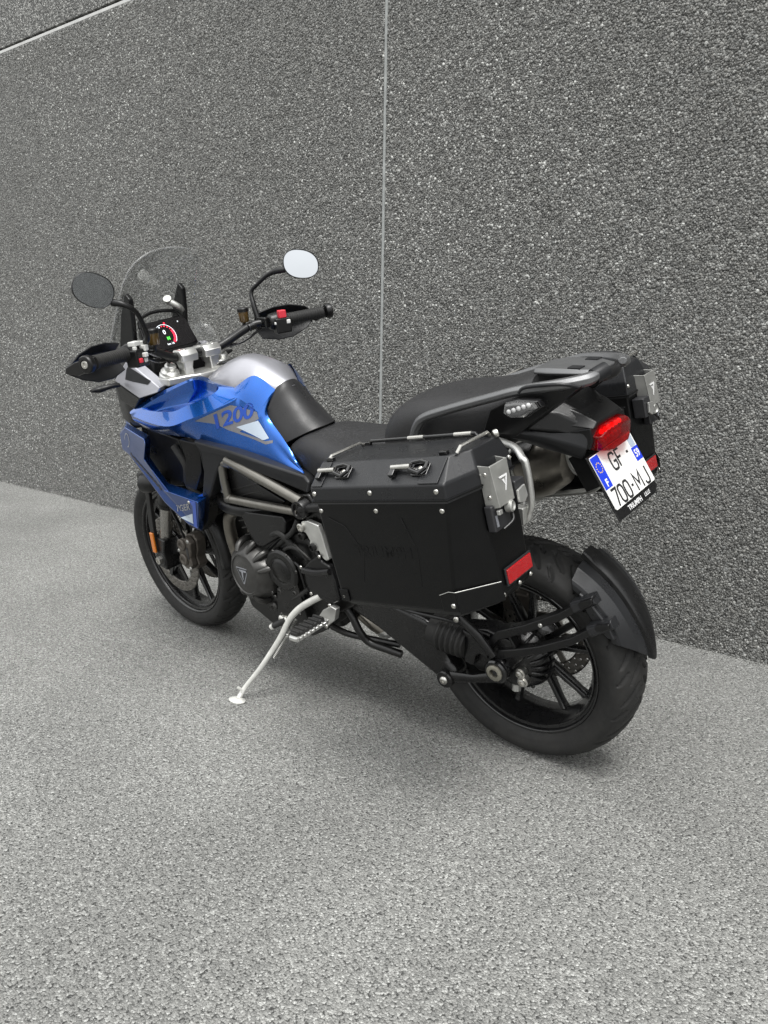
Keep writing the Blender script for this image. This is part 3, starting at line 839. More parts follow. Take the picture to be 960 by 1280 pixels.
# ---- instrument panel and windscreen
DM = frame((1.352, -.004, 1.158), (0, -1, 0), (.38, 0, .925))
def dloc(gm): return xform(gm, DM)
dash = obj("instrument_panel", dloc(loft([[(x * k, y * k, z) for x, y in ((-.104, -.048), (-.096, .042), (-.076, .056), (.076, .056), (.096, .042), (.104, -.048), (.090, -.058), (-.090, -.058))] for z, k in ((-.045, .85), (-.004, 1.0), (.0, .985))])), "black_plastic", bike, bevel=.003)
obj("display", dloc(prism([(-.097, -.048, .0012), (-.089, .040, .0012), (-.071, .050, .0012), (.071, .050, .0012), (.089, .040, .0012), (.097, -.048, .0012)], (0, 0, .0015))), "screen_black", dash, bevel=.001)
def arc2(r0, r1, a0, a1, n, cx=0, cy=0, z=.0032):
    return grid([[(cx + r * math.cos(math.radians(a)), cy + r * math.sin(math.radians(a)), z) for r in (r0, r1)] for a in [a0 + (a1 - a0) * i / n for i in range(n + 1)]])
CX = -.014
obj("gauge_ring", dloc(arc2(.0395, .0410, -40, 200, 30, CX, -.003)), "screen_white", dash)
obj("gauge_redline", dloc(arc2(.030, .039, -48, 28, 12, CX, -.003)), "screen_red", dash)
for k in range(9):
    a = math.radians(38 + k * 18)
    obj("gauge_tick", dloc(box((CX + .0345 * math.cos(a), -.003 + .0345 * math.sin(a), .0032), (.004, .004, .0004))), "screen_red" if k < 4 else "screen_white", dash)
obj("gear_digit", dloc(shift(text("0", .022, .0002), (CX, .010, .0033))), "screen_white", dash)
obj("gear_sign", dloc(shift(text("N", .015, .0002, .0004), (CX + .006, -.013, .0033))), "screen_green", dash)
obj("trip_digits", dloc(shift(text("km 16", .011, .0002), (CX + .006, -.032, .0033))), "screen_white", dash)
obj("warning_light", dloc(arc2(.001, .0038, 0, 360, 10, .0, .040)), "screen_red", dash)
obj("warning_light", dloc(arc2(.001, .0022, 0, 360, 10, .055, .036)), "screen_white", dash)
obj("dash_hood", tube([(1.372, .088, 1.196), (1.385, .070, 1.225), (1.395, .0, 1.236), (1.385, -.070, 1.225), (1.372, -.088, 1.196)], .006, 10, curve=5), "black_plastic", dash)
WS = [(1.130, .198, 1.425, 1.515), (1.180, .186, 1.405, 1.495), (1.235, .174, 1.378, 1.465), (1.300, .164, 1.338, 1.418), (1.350, .156, 1.306, 1.375), (1.388, .140, 1.281, 1.336), (1.410, .118, 1.268, 1.310), (1.424, .090, 1.262, 1.292), (1.433, .056, 1.266, 1.280), (1.437, .020, 1.268, 1.272)]
rows = []
for z, hw, ex, cx in WS:
    rows.append([(ex + (cx - ex) * (1 - (abs(t) ** 2.2)), hw * t, z) for t in [-1 + 2 * i / 20 for i in range(21)]])
ws = obj("windscreen", grid(rows), "windscreen", bike, solid=.004, ang=60)
edge = [r[0] for r in rows] + rows[-1][1:-1] + [r[-1] for r in reversed(rows)]
obj("screen_edge", tube(edge, .0022, 8), "screen_edge", ws)
for s in (1, -1):
    brk = obj("screen_bracket", prism([(1.352, .098 * s, 1.296), (1.372, .098 * s, 1.316), (1.425, .098 * s, 1.245), (1.475, .098 * s, 1.140), (1.390, .098 * s, 1.135), (1.366, .098 * s, 1.225)], (0, .018 * s, 0)), "black_plastic", bike, bevel=.005)
    obj("wind_deflector", grid([[(1.450, .19 * s, 1.155), (1.430, .205 * s, 1.158), (1.400, .222 * s, 1.150)], [(1.455, .195 * s, 1.11), (1.425, .215 * s, 1.110), (1.385, .235 * s, 1.102)], [(1.455, .198 * s, 1.07), (1.42, .22 * s, 1.070), (1.375, .24 * s, 1.068)]]), "windscreen", bike, solid=.003, ang=60)
obj("screen_adjuster", geo(tube([(1.385, -.055, 1.262), (1.36, -.075, 1.24), (1.37, -.095, 1.225)], [.012, .010, .008], 12, curve=4), cyl((1.385, -.055, 1.262), (1.378, -.048, 1.272), .014)), "brushed_steel", bike)

# ---- front cowl, lamps
cowl = obj("headlamp_cowl", loft([[(x, hw * a, z0 + (z1 - z0) * b) for a, b in ((1, 0), (1, .6), (.75, 1), (-.75, 1), (-1, .6), (-1, 0))] for x, hw, z0, z1 in ((1.33, .12, .88, 1.10), (1.45, .15, .86, 1.13), (1.54, .13, .88, 1.10), (1.60, .09, .90, 1.03))]), "black_plastic", bike, bevel=.01, seg=3)
obj("headlamp", geo(lathe([(0, .045), (.012, .04), (.018, .02), (.02, 0)], (1.585, .05, .965), (1, 0, .05), 24), lathe([(0, .045), (.012, .04), (.018, .02), (.02, 0)], (1.585, -.05, .965), (1, 0, .05), 24)), "clear_lens", cowl)
obj("beak", loft([[(x, hw * a, z + b * .02) for a, b in ((1, -1), (.7, .4), (0, 1), (-.7, .4), (-1, -1))] for x, hw, z in ((1.40, .10, .865), (1.55, .08, .865), (1.66, .05, .850), (1.72, .02, .835))]), "blue_paint", bike, bevel=.004)
for s in (1, -1):
    S = lambda p: (p[0], p[1] * s, p[2])
    CSG = prism([S(q) for q in ((1.3722, 0.1700, 1.1050), (1.3366, 0.1650, 1.0863), (1.2312, 0.1600, 1.0204), (1.2357, 0.1700, 1.0069), (1.3126, 0.1900, 0.9891), (1.4351, 0.1900, 1.0427))], (0, -.035 * s, .004))
    cs = obj("cowl_side", tri(CSG), "silver_paint", bike, bevel=.004)
    obj("cowl_insert", wrap(subdiv_poly([(a[0], a[2]) for a in ((1.3686, 0.1800, 1.0781), (1.3602, 0.1700, 1.0894), (1.2659, 0.1700, 1.0425), (1.2785, 0.1800, 1.0312), (1.3767, 0.1800, 1.0482))], 4),
        tri(CSG), Matrix(((1, 0, 0, 0), (0, 0, 1, 0), (0, 1, 0, 0), (0, 0, 0, 1))), .0018, (0, -s, 0)), "grey_plastic", cs)
    obj("cowl_lower", prism([S(q) for q in ((1.4397, 0.1880, 1.0392), (1.3169, 0.1880, 0.9856), (1.3897, 0.1700, 0.9402), (1.4638, 0.1700, 0.9692))], (0, -.06 * s, 0)), "black_plastic", cs, bevel=.004)
    ind = obj("indicator", tube([S((1.3869, 0.2050, 1.0351)), S((1.3919, 0.2350, 1.0372)), S((1.4047, 0.2700, 1.0349)), S((1.4031, 0.3000, 1.0375))], [.010, .011, .015, .007], 14, curve=5, flat=(.75, 1)), "black_plastic", bike)
    fog = obj("fog_lamp", lathe([(-.045, .012), (-.03, .026), (-.005, .034), (.02, .034), (.022, .030), (.018, 0)], S((1.3880, 0.1850, 0.6790)), (1, .1 * s, -.08), 24), "black_plastic", bike)
    obj("lamp_lens", lathe([(0, .030), (.006, .026), (.009, .012), (.010, 0)], Vector(S((1.3880, 0.1850, 0.6790))) + Vector((.02, 0, 0)), (1, .1 * s, -.08), 24), "clear_lens", fog)

# ---- fuel tank
# stations: ridge (x, z), then the edge of the upper surface (x, y, z)
TK = [(1.140, 1.028, 1.128, .066, 1.012), (1.06, 1.070, 1.05, .098, 1.028), (.98, 1.098, .97, .106, 1.028), (.92, 1.097, .915, .099, 1.024), (.86, 1.076, .857, .077, 1.048), (.79, 1.028, .801, .050, 1.008), (.77, 1.010, .80, .046, .99)]
PD = [(.787, 1.028, .803, .050, 1.010), (.776, 1.017, .807, .080, .969), (.756, .992, .802, .091, .946), (.722, .957, .776, .099, .915), (.690, .926, .746, .104, .886), (.652, .898, .728, .105, .866)]
def skin(secs, n=4):
    rows = []
    for xc, zc, xe, ye, ze in secs:
        r = []
        for k in range(-9, 10):
            t = abs(k) / 8 if abs(k) < 9 else 1
            x, y, z = xc + (xe - xc) * t * t, ye * t, zc - (zc - ze) * t ** 2.4
            if abs(k) == 9: y, z = y + .006, z - .03
            r.append((x, math.copysign(y, k), z))
        rows.append(r)
    cc = [catmull(c, n) for c in zip(*rows)]
    return grid([list(r) for r in zip(*cc)])
tank = obj("fuel_tank", skin(TK), "silver_paint", bike, solid=.006, ang=60)
pad = obj("tank_pad", skin(PD), "pad_rubber", bike, solid=.008, ang=60, bevel=.003)
obj("pad_inset", prism([(.762, -.010, .998), (.770, -.050, .988), (.728, -.040, .948), (.718, -.010, .951)], (.006, 0, .007)), "pad_rubber", pad, bevel=.003)
obj("filler_cap", lathe([(0, .042), (.006, .042), (.009, .036), (.009, 0)], (1.05, 0, 1.073), (.12, 0, 1), 30), "gloss_black", tank)

# ---- blue tank shrouds
O = dict(T=(1.1255, 0.0640, 1.0405), a=(1.0981, 0.1320, 1.0482), b=(1.2326, 0.1500, 1.0071), c=(1.3737, 0.1650, 0.9510), d=(1.3924, 0.1850, 0.9260), e=(1.1530, 0.2250, 0.9167), f=(1.0373, 0.2070, 0.9440), m=(0.9478, 0.1680, 0.9722), g=(0.8880, 0.1260, 0.9994), h=(0.9202, 0.1050, 1.0231))
I = dict(T=(1.0903, 0.1050, 1.0405), a=(1.0892, 0.1370, 1.0435), b=(1.2133, 0.1560, 1.0018), c=(1.3160, 0.1700, 0.9617), d=(1.3163, 0.1800, 0.9480), e=(1.1474, 0.1980, 0.9567), f=(1.0627, 0.1870, 0.9801), m=(0.9835, 0.1550, 1.0066), g=(0.9689, 0.1280, 1.0229), h=(1.0011, 0.1150, 1.0318))
order = "T a b c d e f m g h".split()
def resample(pts, n, closed=False, k=8):
    """smooth curve through the points, n samples even in length"""
    P = [Vector(p) for p in pts]
    if closed:
        q = catmull([P[-2], P[-1]] + P + [P[0], P[1]], k)[2 * k:-2 * k]
        q = q[:len(P) * k + 1]
    else: q = catmull(P, k)
    L = [0]
    for a, b in zip(q[:-1], q[1:]): L.append(L[-1] + (b - a).length)
    out = []
    m = n + 1 if closed else n
    j = 0
    for i in range(n):
        t = L[-1] * i / (m - 1)
        while j < len(L) - 2 and L[j + 1] < t: j += 1
        f = (t - L[j]) / max(1e-9, L[j + 1] - L[j])
        out.append(q[j].lerp(q[j + 1], min(1, max(0, f))))
    return out
def poly_at(pts, per):
    """piecewise smooth: the same number of samples between neighbours, so that two rails keep step"""
    return catmull(pts, per)
def ruled(A_, B_, rows, bulge=(0, 0, 0)):
    b = Vector(bulge)
    return grid([[p.lerp(q, r / rows) + b * math.sin(math.pi * r / rows) for p, q in zip(A_, B_)] for r in range(rows + 1)])
def mk_shroud():
    outer = poly_at([O[k] for k in order] + [O[order[0]]], 6); inner = poly_at([I[k] for k in order] + [I[order[0]]], 6)
    cen = Vector((0, 0, 0))
    for p in inner: cen += p / len(inner)
    dp = Vector((0, -.010, -.024))
    rings = []
    for t, w, d in ((0, 0, 0), (.5, 0, 0), (1, 0, 0), (1, .05, .30), (1, .12, .78), (1, .22, 1.0), (1, .6, 1.08), (1, .98, 1.1)):
        rings.append([(o.lerp(i, t)).lerp(cen, w) + dp * d for o, i in zip(outer, inner)])
    top = grid(rings)
    up = [O['d'], O['e'], O['f'], O['m'], O['g'], (0.8182, 0.1100, 0.9499), (0.7909, 0.1180, 0.8997), (0.7172, 0.1230, 0.8259), (0.6453, 0.1310, 0.7895)]
    lo = [(1.4072, 0.1650, 0.8923), (1.2677, 0.1780, 0.8712), (1.1016, 0.1800, 0.8704), (1.0113, 0.1720, 0.8552), (0.9350, 0.1620, 0.8386), (0.8636, 0.1500, 0.8215), (0.7955, 0.1400, 0.8052), (0.7205, 0.1340, 0.7941), (0.6458, 0.1305, 0.7883)]
    sidef = ruled(poly_at(up, 6), poly_at(lo, 6), 6, (0, .004, 0))
    lob = ruled(poly_at([O['g'], (0.8481, 0.1190, 0.9752), (0.8182, 0.1100, 0.9499)], 6), poly_at([O['h'], (0.8520, 0.0760, 1.0559), (0.7992, 0.0505, 1.0102)], 6), 6, (0, .004, .003))
    strip = ruled(poly_at([(0.8182, 0.1100, 0.9499), (0.7909, 0.1180, 0.8997), (0.7172, 0.1230, 0.8259), (0.6453, 0.1310, 0.7895)], 6), poly_at([(0.7992, 0.0505, 1.0102), (0.8074, 0.0910, 0.9477), (0.7392, 0.1060, 0.8782), (0.6518, 0.1240, 0.7873)], 6), 4, (0, .003, .003))
    return geo(top, sidef, lob, strip)
SH = mk_shroud()
XZ = Matrix(((1, 0, 0, 0), (0, 0, 1, 0), (0, 1, 0, 0), (0, 0, 0, 1)))      # flat (x, z) drawing to the bike's side plane
for s in (1, -1):
    G = SH if s > 0 else mirror(SH)
    G = T = tri(G)
    sh = obj("tank_shroud", G, "blue_paint", bike, bevel=.003, seg=3, ang=38)
    def decal(name, pts, m, off=.0009, cuts=5):
        poly = [(p[0], p[2]) for p in pts]
        gm = subdiv_poly(poly, cuts)
        return obj(name, wrap(gm, T, XZ, off, (0, -s, 0)), m, sh, fix=False, smooth=True, ang=60)
    decal("side_decal", [(1.0252, 0.2030, 0.9361), (0.9655, 0.1760, 0.9582), (0.9098, 0.1380, 0.9789), (0.8279, 0.1130, 0.9550), (0.8212, 0.1140, 0.9359), (0.9011, 0.1570, 0.9146), (0.8867, 0.1560, 0.8979), (0.7955, 0.1370, 0.8713), (0.7698, 0.1240, 0.8747), (0.7686, 0.1270, 0.8670), (0.7934, 0.1380, 0.8618), (0.9274, 0.1680, 0.9030), (0.9645, 0.1860, 0.9232)], "decal_grey")
    decal("side_decal", [(0.8968, 0.1550, 0.9119), (0.8230, 0.1170, 0.9304), (0.7820, 0.1260, 0.8804), (0.7978, 0.1340, 0.8752), (0.8063, 0.1360, 0.8750)], "decal_pale", .0016)
    a, b, md = Vector((0.9743, 0.1840, 0.9243)), Vector((0.8464, 0.1280, 0.9580)), Vector((0.9105, 0.1580, 0.9419))
    tx = text("1200", .060, 0, .0016, .96, .25, 1.22)
    ex = Vector((b.x - a.x, 0, b.z - a.z)).normalized(); ez = Vector((.22, 0, .97)).normalized()
    if s < 0: ex = -ex; ez = Vector((-.1, 0, 1))
    M = Matrix(((ex.x, ez.x, 0, md.x), (0, 0, 0, 0), (ex.z, ez.z, 0, md.z), (0, 0, 0, 1)))
    obj("lettering", wrap(tx, T, M, .0022, (0, -s, 0)), "print_blue", sh, fix=False, smooth=False)

# ---- lower side fairing with cut-out for the radiator
LPo = [(1.5069, 0.1780, 0.8473), (1.4564, 0.1820, 0.8761), (1.3024, 0.2150, 0.8572), (1.2909, 0.2220, 0.8438), (1.3171, 0.2240, 0.7884), (1.2281, 0.2360, 0.6941), (1.0281, 0.2500, 0.6846), (1.0702, 0.2420, 0.5829), (1.1222, 0.2420, 0.5912), (1.2426, 0.2320, 0.6460), (1.4441, 0.2000, 0.7841), (1.4946, 0.1900, 0.7933)]
LPi = [(1.5574, 0.1400, 0.8463), (1.4929, 0.1500, 0.8796), (1.3482, 0.1650, 0.8517), (1.3388, 0.1700, 0.8342), (1.3640, 0.1720, 0.7747), (1.2783, 0.1800, 0.6916), (1.0555, 0.1950, 0.6806), (1.1130, 0.2000, 0.5497), (1.1682, 0.2000, 0.5519), (1.2997, 0.1900, 0.6097), (1.5028, 0.1600, 0.7618), (1.5541, 0.1500, 0.7713)]
LP = geo((LPo + LPi, [tuple(range(12))] + [(i, (i + 1) % 12, 12 + (i + 1) % 12, 12 + i) for i in range(12)]))
for s in (1, -1):
    G = LP if s > 0 else mirror(LP)
    NQ = 10
    T = tri(G)
    lf = obj("side_fairing", T, "blue_paint_shaded", bike, bevel=.004, seg=3, ang=20)
    lf.data.materials.append(MATS["blue_paint"])
    for p in lf.data.polygons:
        if abs(p.normal.y) < .75: p.material_index = 1  # edge returns get the lit blue, outer faces the shaded copy
    def fdecal(name, pts, m, off=.0009):
        return obj(name, wrap(subdiv_poly([(p[0], p[2]) for p in pts], 3), T, XZ, off, (0, -s, 0)), m, lf, fix=False, ang=60)
    fdecal("side_decal", [(1.1577, 0.2400, 0.6075), (1.0800, 0.2400, 0.6355), (1.0937, 0.2400, 0.5952)], "decal_pale")
    fdecal("side_decal", [(1.0868, 0.2400, 0.6888), (1.0408, 0.2400, 0.6844), (1.0744, 0.2400, 0.5842), (1.0918, 0.2400, 0.5884), (1.0662, 0.2400, 0.6641)], "print_blue", .0012)
    tx = text("TIGER", .030, 0, .0005, 1.05, .2, 1.2)
    a, b = Vector((1.1930, 0.2400, 0.6306)), Vector((1.0891, 0.2400, 0.6579)); md = Vector((1.1358, 0.2400, 0.6451))
    ex = Vector((b.x - a.x, 0, b.z - a.z)).normalized(); ez = Vector((.15, 0, 1)).normalized()
    if s < 0: ex = -ex
    M = Matrix(((ex.x, ez.x, 0, md.x), (0, 0, 0, 0), (ex.z, ez.z, 0, md.z), (0, 0, 0, 1)))
    obj("lettering", wrap(tx, T, M, .0015, (0, -s, 0)), "print_grey", lf, fix=False, smooth=False)
    # vent slots in the fairing's lower edge, a screw, a small emblem ring
    p0, p1 = Vector((1.4191, 0.2050, 0.7796)), Vector((1.2703, 0.2300, 0.6876))
    for i in range(9):
        c = p0.lerp(p1, i / 8)
        w = .011 + .004 * math.sin(i / 8 * math.pi)
        obj("vent_slot", wrap(([(c.x - w, c.z - .001, 0), (c.x + w * .2, c.z + .016, 0), (c.x + w * .2 + .006, c.z + .011, 0), (c.x - w + .006, c.z - .006, 0)], [(0, 1, 2, 3)]), T, XZ, .0012, (0, -s, 0)), "plate_black", lf, fix=False, smooth=False)
    q = (1.0838, 0.2460, 0.6748)
    bolt((q[0], q[1] * s, q[2]), (0, s, .1), .006, lf)
    q = (1.4455, 0.1900, 0.8333)
    ring = [[(q[0] + r * math.cos(a), q[2] + r * 1.3 * math.sin(a), 0) for r in (.016, .019)] for a in [2 * math.pi * i / 20 for i in range(16)]]
    obj("emblem_ring", wrap(grid(ring), T, XZ, .0012, (0, -s, 0)), "print_grey", lf, fix=False)

# ---- radiator with ducts and dark trim behind the fairing
rad = obj("radiator", box((1.17, 0, .70), (.045, .34, .30), Matrix.Rotation(math.radians(-12), 3, 'Y')), "engine_black", bike, bevel=.005)
for i in range(24):
    obj("radiator_fin", box((1.145 + .0045 * math.sin(i), 0, .575 + i * .011), (.004, .32, .003)), "engine_grey", rad)
for s in (1, -1):
    S = lambda p: (p[0], p[1] * s, p[2])
    duct = obj("radiator_duct", geo(prism([S(q) for q in ((1.1303, 0.2000, 0.8686), (1.1085, 0.2050, 0.8051), (1.1461, 0.2050, 0.7095), (1.1121, 0.1900, 0.6918), (1.0809, 0.1750, 0.7544), (1.0578, 0.1750, 0.8489))], (0, -.03 * s, 0)),
                                    prism([S(q) for q in ((1.4231, 0.1400, 0.8721), (1.1941, 0.1600, 0.8502), (1.1719, 0.1650, 0.7848), (1.2117, 0.1650, 0.6835), (1.3298, 0.1500, 0.6622), (1.4496, 0.1400, 0.7459))], (0, -.01 * s, 0))), "black_plastic", bike, bevel=.004)
    obj("hose", tube([S((1.20, .175, .83)), S((1.15, .180, .77)), S((1.17, .172, .70)), S((1.10, .17, .65))], .013, 12, curve=6), "rubber", duct)
    trim = obj("knee_trim", prism([S(q) for q in ((1.0524, 0.2050, 0.8721), (0.8990, 0.1900, 0.8488), (0.7625, 0.1680, 0.8158), (0.6339, 0.1420, 0.7849), (0.6128, 0.1500, 0.7706), (0.6172, 0.1600, 0.7365), (0.7121, 0.1720, 0.7655), (0.8174, 0.1800, 0.7881), (0.9017, 0.1840, 0.8131), (0.9504, 0.1860, 0.8083), (0.9861, 0.1900, 0.7657), (1.0397, 0.2000, 0.6723), (1.0738, 0.2000, 0.6813), (1.0425, 0.1960, 0.7663), (1.0447, 0.1960, 0.8331))], (0, -.05 * s, 0)), "grey_plastic", bike, bevel=.008, seg=4, ang=30)
    tb = obj("lower_duct", prism([S(q) for q in ((1.0508, 0.2000, 0.7011), (1.0327, 0.2000, 0.6816), (1.0824, 0.1900, 0.5913), (1.1323, 0.1900, 0.5422), (1.0757, 0.2000, 0.6754))], (0, -.04 * s, 0)), "black_plastic", trim)

# ---- frame
for s in (1, -1):
    S = lambda p: (p[0], p[1] * s, p[2])
    fr = obj("frame_tube", tube([S((0.9355, 0.1780, 0.8125)), S((0.7734, 0.1800, 0.7655)), S((0.6275, 0.1800, 0.7200))], .0155, 20), "frame_paint", bike)
    obj("frame_strut", geo(tube([S((0.9709, 0.1720, 0.7960)), S((0.9726, 0.1750, 0.7407)), S((0.9670, 0.1780, 0.6829))], .0135, 18), tube([S((0.9808, 0.1650, 0.8164)), S((0.9638, 0.1700, 0.8014)), S((0.9206, 0.1720, 0.7965))], .0150, 18, curve=4)), "frame_paint", fr)
    obj("frame_strut", tube([S((0.9720, 0.1780, 0.6794)), S((0.7955, 0.1800, 0.6821)), S((0.6422, 0.1800, 0.6851))], .0140, 18), "frame_paint", fr)
    obj("weld", geo(tube([S((0.9560, 0.1780, 0.6804)), S((0.9483, 0.1780, 0.6801))], .0152, 18), tube([S((0.9741, 0.1770, 0.7088)), S((0.9737, 0.1770, 0.7034))], .0148, 18)), "frame_paint", fr)
    obj("frame_panel", prism([S(q) for q in ((0.9646, 0.1600, 0.7740), (0.9199, 0.1600, 0.7688), (0.7146, 0.1650, 0.7015), (0.7337, 0.1650, 0.6805), (0.9607, 0.1600, 0.6825))], (0, -.012 * s, 0)), "black_plastic", fr, bevel=.003)
    nd = S((0.6294, 0.1800, 0.6972))
    obj("pivot_cap", lathe([(-.05, .030), (.010, .030), (.016, .027), (.016, .021), (.010, .019), (.010, .010), (.012, .008), (.012, 0)], nd, (0, s, 0), 32), "black_plastic", fr)
    obj("rear_subframe", geo(tube([nd, S((.45, .165, .74)), S((.20, .15, .86)), S((-.05, .13, .94))], .014, 14, curve=6), tube([S((.55, .16, .56)), S((.40, .16, .66)), S((.1, .15, .86))], .013, 14, curve=6)), "black_plastic", fr)
    plate = obj("frame_plate", side([(.67, .73), (.61, .74), (.55, .66), (.50, .52), (.49, .40), (.56, .36), (.62, .42), (.60, .56), (.64, .66)], .13 * s, .165 * s), "engine_black", bike, bevel=.008)

# ---- engine
eng = obj("engine", geo(side([(.60, .30), (.58, .52), (.66, .62), (.80, .60), (.98, .50), (1.01, .40), (.98, .28), (.88, .235), (.70, .24)], -.17, .17),
                        loft([[(x + dx * ca, y, z + dx * sa) for dx, y in ((-.085, .16), (.085, .16), (.085, -.16), (-.085, -.16))] for x, z, ca, sa in ((.82, .50, .95, -.3), (.90, .72, .95, -.3), (.915, .80, .95, -.3))])), "engine_black", bike, bevel=.015, seg=3)
for i in range(8):
    c = Vector((.842, 0, .555)).lerp(Vector((.905, 0, .72)), i / 7)
    obj("cooling_fin", box((c.x, 0, c.z), (.19, .325, .006), Matrix.Rotation(math.radians(17), 3, 'Y')), "engine_black", eng, bevel=.002)
# alternator cover with scalloped bosses
AC = Vector((.905, 0, .433)); tilt = Vector((.10, 1, .06)).normalized()
for s in (1, -1):
    ax = Vector((tilt.x, tilt.y * s, tilt.z)); o0 = Vector((AC.x, .12 * s, AC.z))
    u = Vector((0, 0, 1)); u = (u - ax * u.dot(ax)).normalized(); w = ax.cross(u)
    def ring(r, h, amp=0, n=72):
        out = []
        for k in range(n):
            a = 2 * math.pi * k / n
            lob = max(0, math.cos(6 * a + .4)) ** 3
            out.append(o0 + ax * h + (u * math.cos(a) + w * math.sin(a)) * (r * (1 + amp * lob)))
        return out
    cov = obj("engine_cover", loft([ring(.098, -.02, .08), ring(.098, .05, .08), ring(.095, .056, .08), ring(.088, .072, .10), ring(.084, .082, .10), ring(.076, .092, .06), ring(.070, .098), ring(.066, .099), ring(.064, .096), ring(.046, .099), ring(.043, .1005)], False, True), "engine_grey", bike, ang=28)
    for k in range(6):
        a = 2 * math.pi * k / 6 - .4 / 6
        bolt(o0 + ax * .057 + (u * math.cos(a) + w * math.sin(a)) * .101, ax, .007, cov, "engine_grey")
    for a in (-.25, -.75, -1.25, .45, 2.6, 3.5):
        d = u * math.cos(a) + w * math.sin(a)
        obj("cover_rib", tube([o0 + d * .108 + ax * -.01, o0 + d * .106 + ax * .050, o0 + d * .096 + ax * .074, o0 + d * .076 + ax * .090], [.012, .012, .011, .006], 10, curve=4), "engine_grey", cov)
    EM = frame(o0 + ax * .1012, (-s, 0, 0), u) @ Matrix.Diagonal((1.2, 1.2, 1, 1))
    eb = obj("emblem", xform(prism([(-.024, .020, 0), (.024, .020, 0), (.002, -.026, 0), (-.002, -.026, 0)], (0, 0, .0015)), EM), "print_grey", cov)
    obj("emblem_field", xform(prism([(-.021, .018, .0016), (.021, .018, .0016), (0, -.0225, .0016)], (0, 0, .0008)), EM), "plate_black", eb)
    obj("emblem_letter", xform(geo(prism([(-.012, .015, .0026), (.016, .015, .0026), (.016, .010, .0026), (-.009, .010, .0026)], (0, 0, .0008)), prism([(-.003, .010, .0026), (.004, .010, .0026), (.002, -.012, .0026), (0, -.014, .0026)], (0, 0, .0008))), EM), "print_grey", eb)
    c2 = Vector((.759, .17 * s, .474))
    cv2 = obj("engine_cover", geo(lathe([(-.02, .072), (.018, .070), (.026, .062), (.026, .046), (.022, .042), (.026, .036), (.030, .030), (.030, 0)], c2, (0, s, 0), 40), side([(.70, .44), (.80, .40), (.82, .30), (.74, .27), (.68, .32)], .15 * s, .19 * s)), "engine_black", bike, bevel=.004)
    for k in range(7):
        a = k * .9 + .3
        bolt(c2 + Vector((.066 * math.cos(a), .020 * s, .066 * math.sin(a))), (0, s, 0), .006, cv2, "engine_grey")
    for x, z in ((.71, .33), (.75, .285), (.80, .31), (.815, .37)):
        bolt((x, .19 * s, z), (0, s, 0), .006, cv2, "engine_grey")
    obj("engine_bolt", lathe([(0, .016), (.012, .016), (.014, .010), (.006, .008), (.006, 0)], (.70, .17 * s, .395), (0, s, 0), 6), "engine_black", eng)
    sump_hose = obj("hose", tube([(.70, .175 * s, .56), (.74, .185 * s, .60), (.80, .175 * s, .58), (.86, .17 * s, .55)], .010, 10, curve=6), "rubber", eng)
    ab = obj("side_cover", prism([(p[0], p[1] * s, p[2]) for p in ((0.9191, 0.1820, 0.6451), (0.7169, 0.1860, 0.6602), (0.7042, 0.1860, 0.6415), (0.7165, 0.1860, 0.6053), (0.8308, 0.1860, 0.5385), (0.8616, 0.1860, 0.5354), (0.8928, 0.1840, 0.5816))], (0, -.04 * s, 0)), "black_plastic", bike, bevel=.006)
    obj("air_duct", tube([((1.0581, 0.1500, 0.6650)[0], .15 * s, (1.0581, 0.1500, 0.6650)[2]), ((0.9942, 0.1650, 0.6436)[0], .165 * s, (0.9942, 0.1650, 0.6436)[2]), ((0.9164, 0.1650, 0.6417)[0], .165 * s, (0.9164, 0.1650, 0.6417)[2]), ((0.8386, 0.1500, 0.6426)[0], .14 * s, (0.8386, 0.1500, 0.6426)[2])], .022, 14, curve=6), "black_plastic", ab)
for k, pts in enumerate(([(0.7666, 0.1700, 0.5274), (0.7073, 0.1850, 0.5615), (0.6666, 0.1850, 0.5586), (0.6443, 0.1800, 0.5290)], [(0.8011, 0.1600, 0.5330), (0.7284, 0.1800, 0.5821), (0.6855, 0.1800, 0.6162), (0.6667, 0.1700, 0.6517)], [(0.7435, 0.1700, 0.5046), (0.6797, 0.1900, 0.5102), (0.6685, 0.1900, 0.4694), (0.6656, 0.1850, 0.4129)], [(0.8467, 0.1750, 0.3657), (0.7845, 0.1800, 0.3539), (0.7127, 0.1850, 0.3907), (0.6544, 0.1850, 0.4320)], [(0.7100, 0.1700, 0.5706), (0.6479, 0.1900, 0.5591), (0.6186, 0.1800, 0.5236), (0.6114, 0.1700, 0.4780)], [(0.8502, 0.1650, 0.5090), (0.7913, 0.1750, 0.5522), (0.7538, 0.1700, 0.5787), (0.7050, 0.1700, 0.5769)])):
    obj("engine_hose", tube(pts, (.006, .008, .0045, .007, .004, .005)[k], 10, curve=6), ("rubber", "rubber", "black_plastic", "rubber", "engine_grey", "black_plastic")[k], eng)
for q, r in (((0.7480, 0.1800, 0.5026), .011), ((0.7245, 0.1800, 0.4525), .014), ((0.7896, 0.1800, 0.3929), .012), ((0.7182, 0.1800, 0.4038), .010), ((0.8488, 0.1700, 0.3187), .013)):
    obj("engine_boss", lathe([(-.03, r * 1.2), (.006, r * 1.15), (.010, r * .8), (.012, r * .5), (.008, r * .45), (.008, 0)], q, (0, 1, 0), 14), "engine_grey", eng)
obj("oil_cap", tube([(0.8539, 0.1720, 0.5931), (0.8442, 0.1780, 0.5767), (0.8392, 0.1760, 0.5547)], [.0065, .0068, .006], 12, curve=4), "pink_cap", eng)
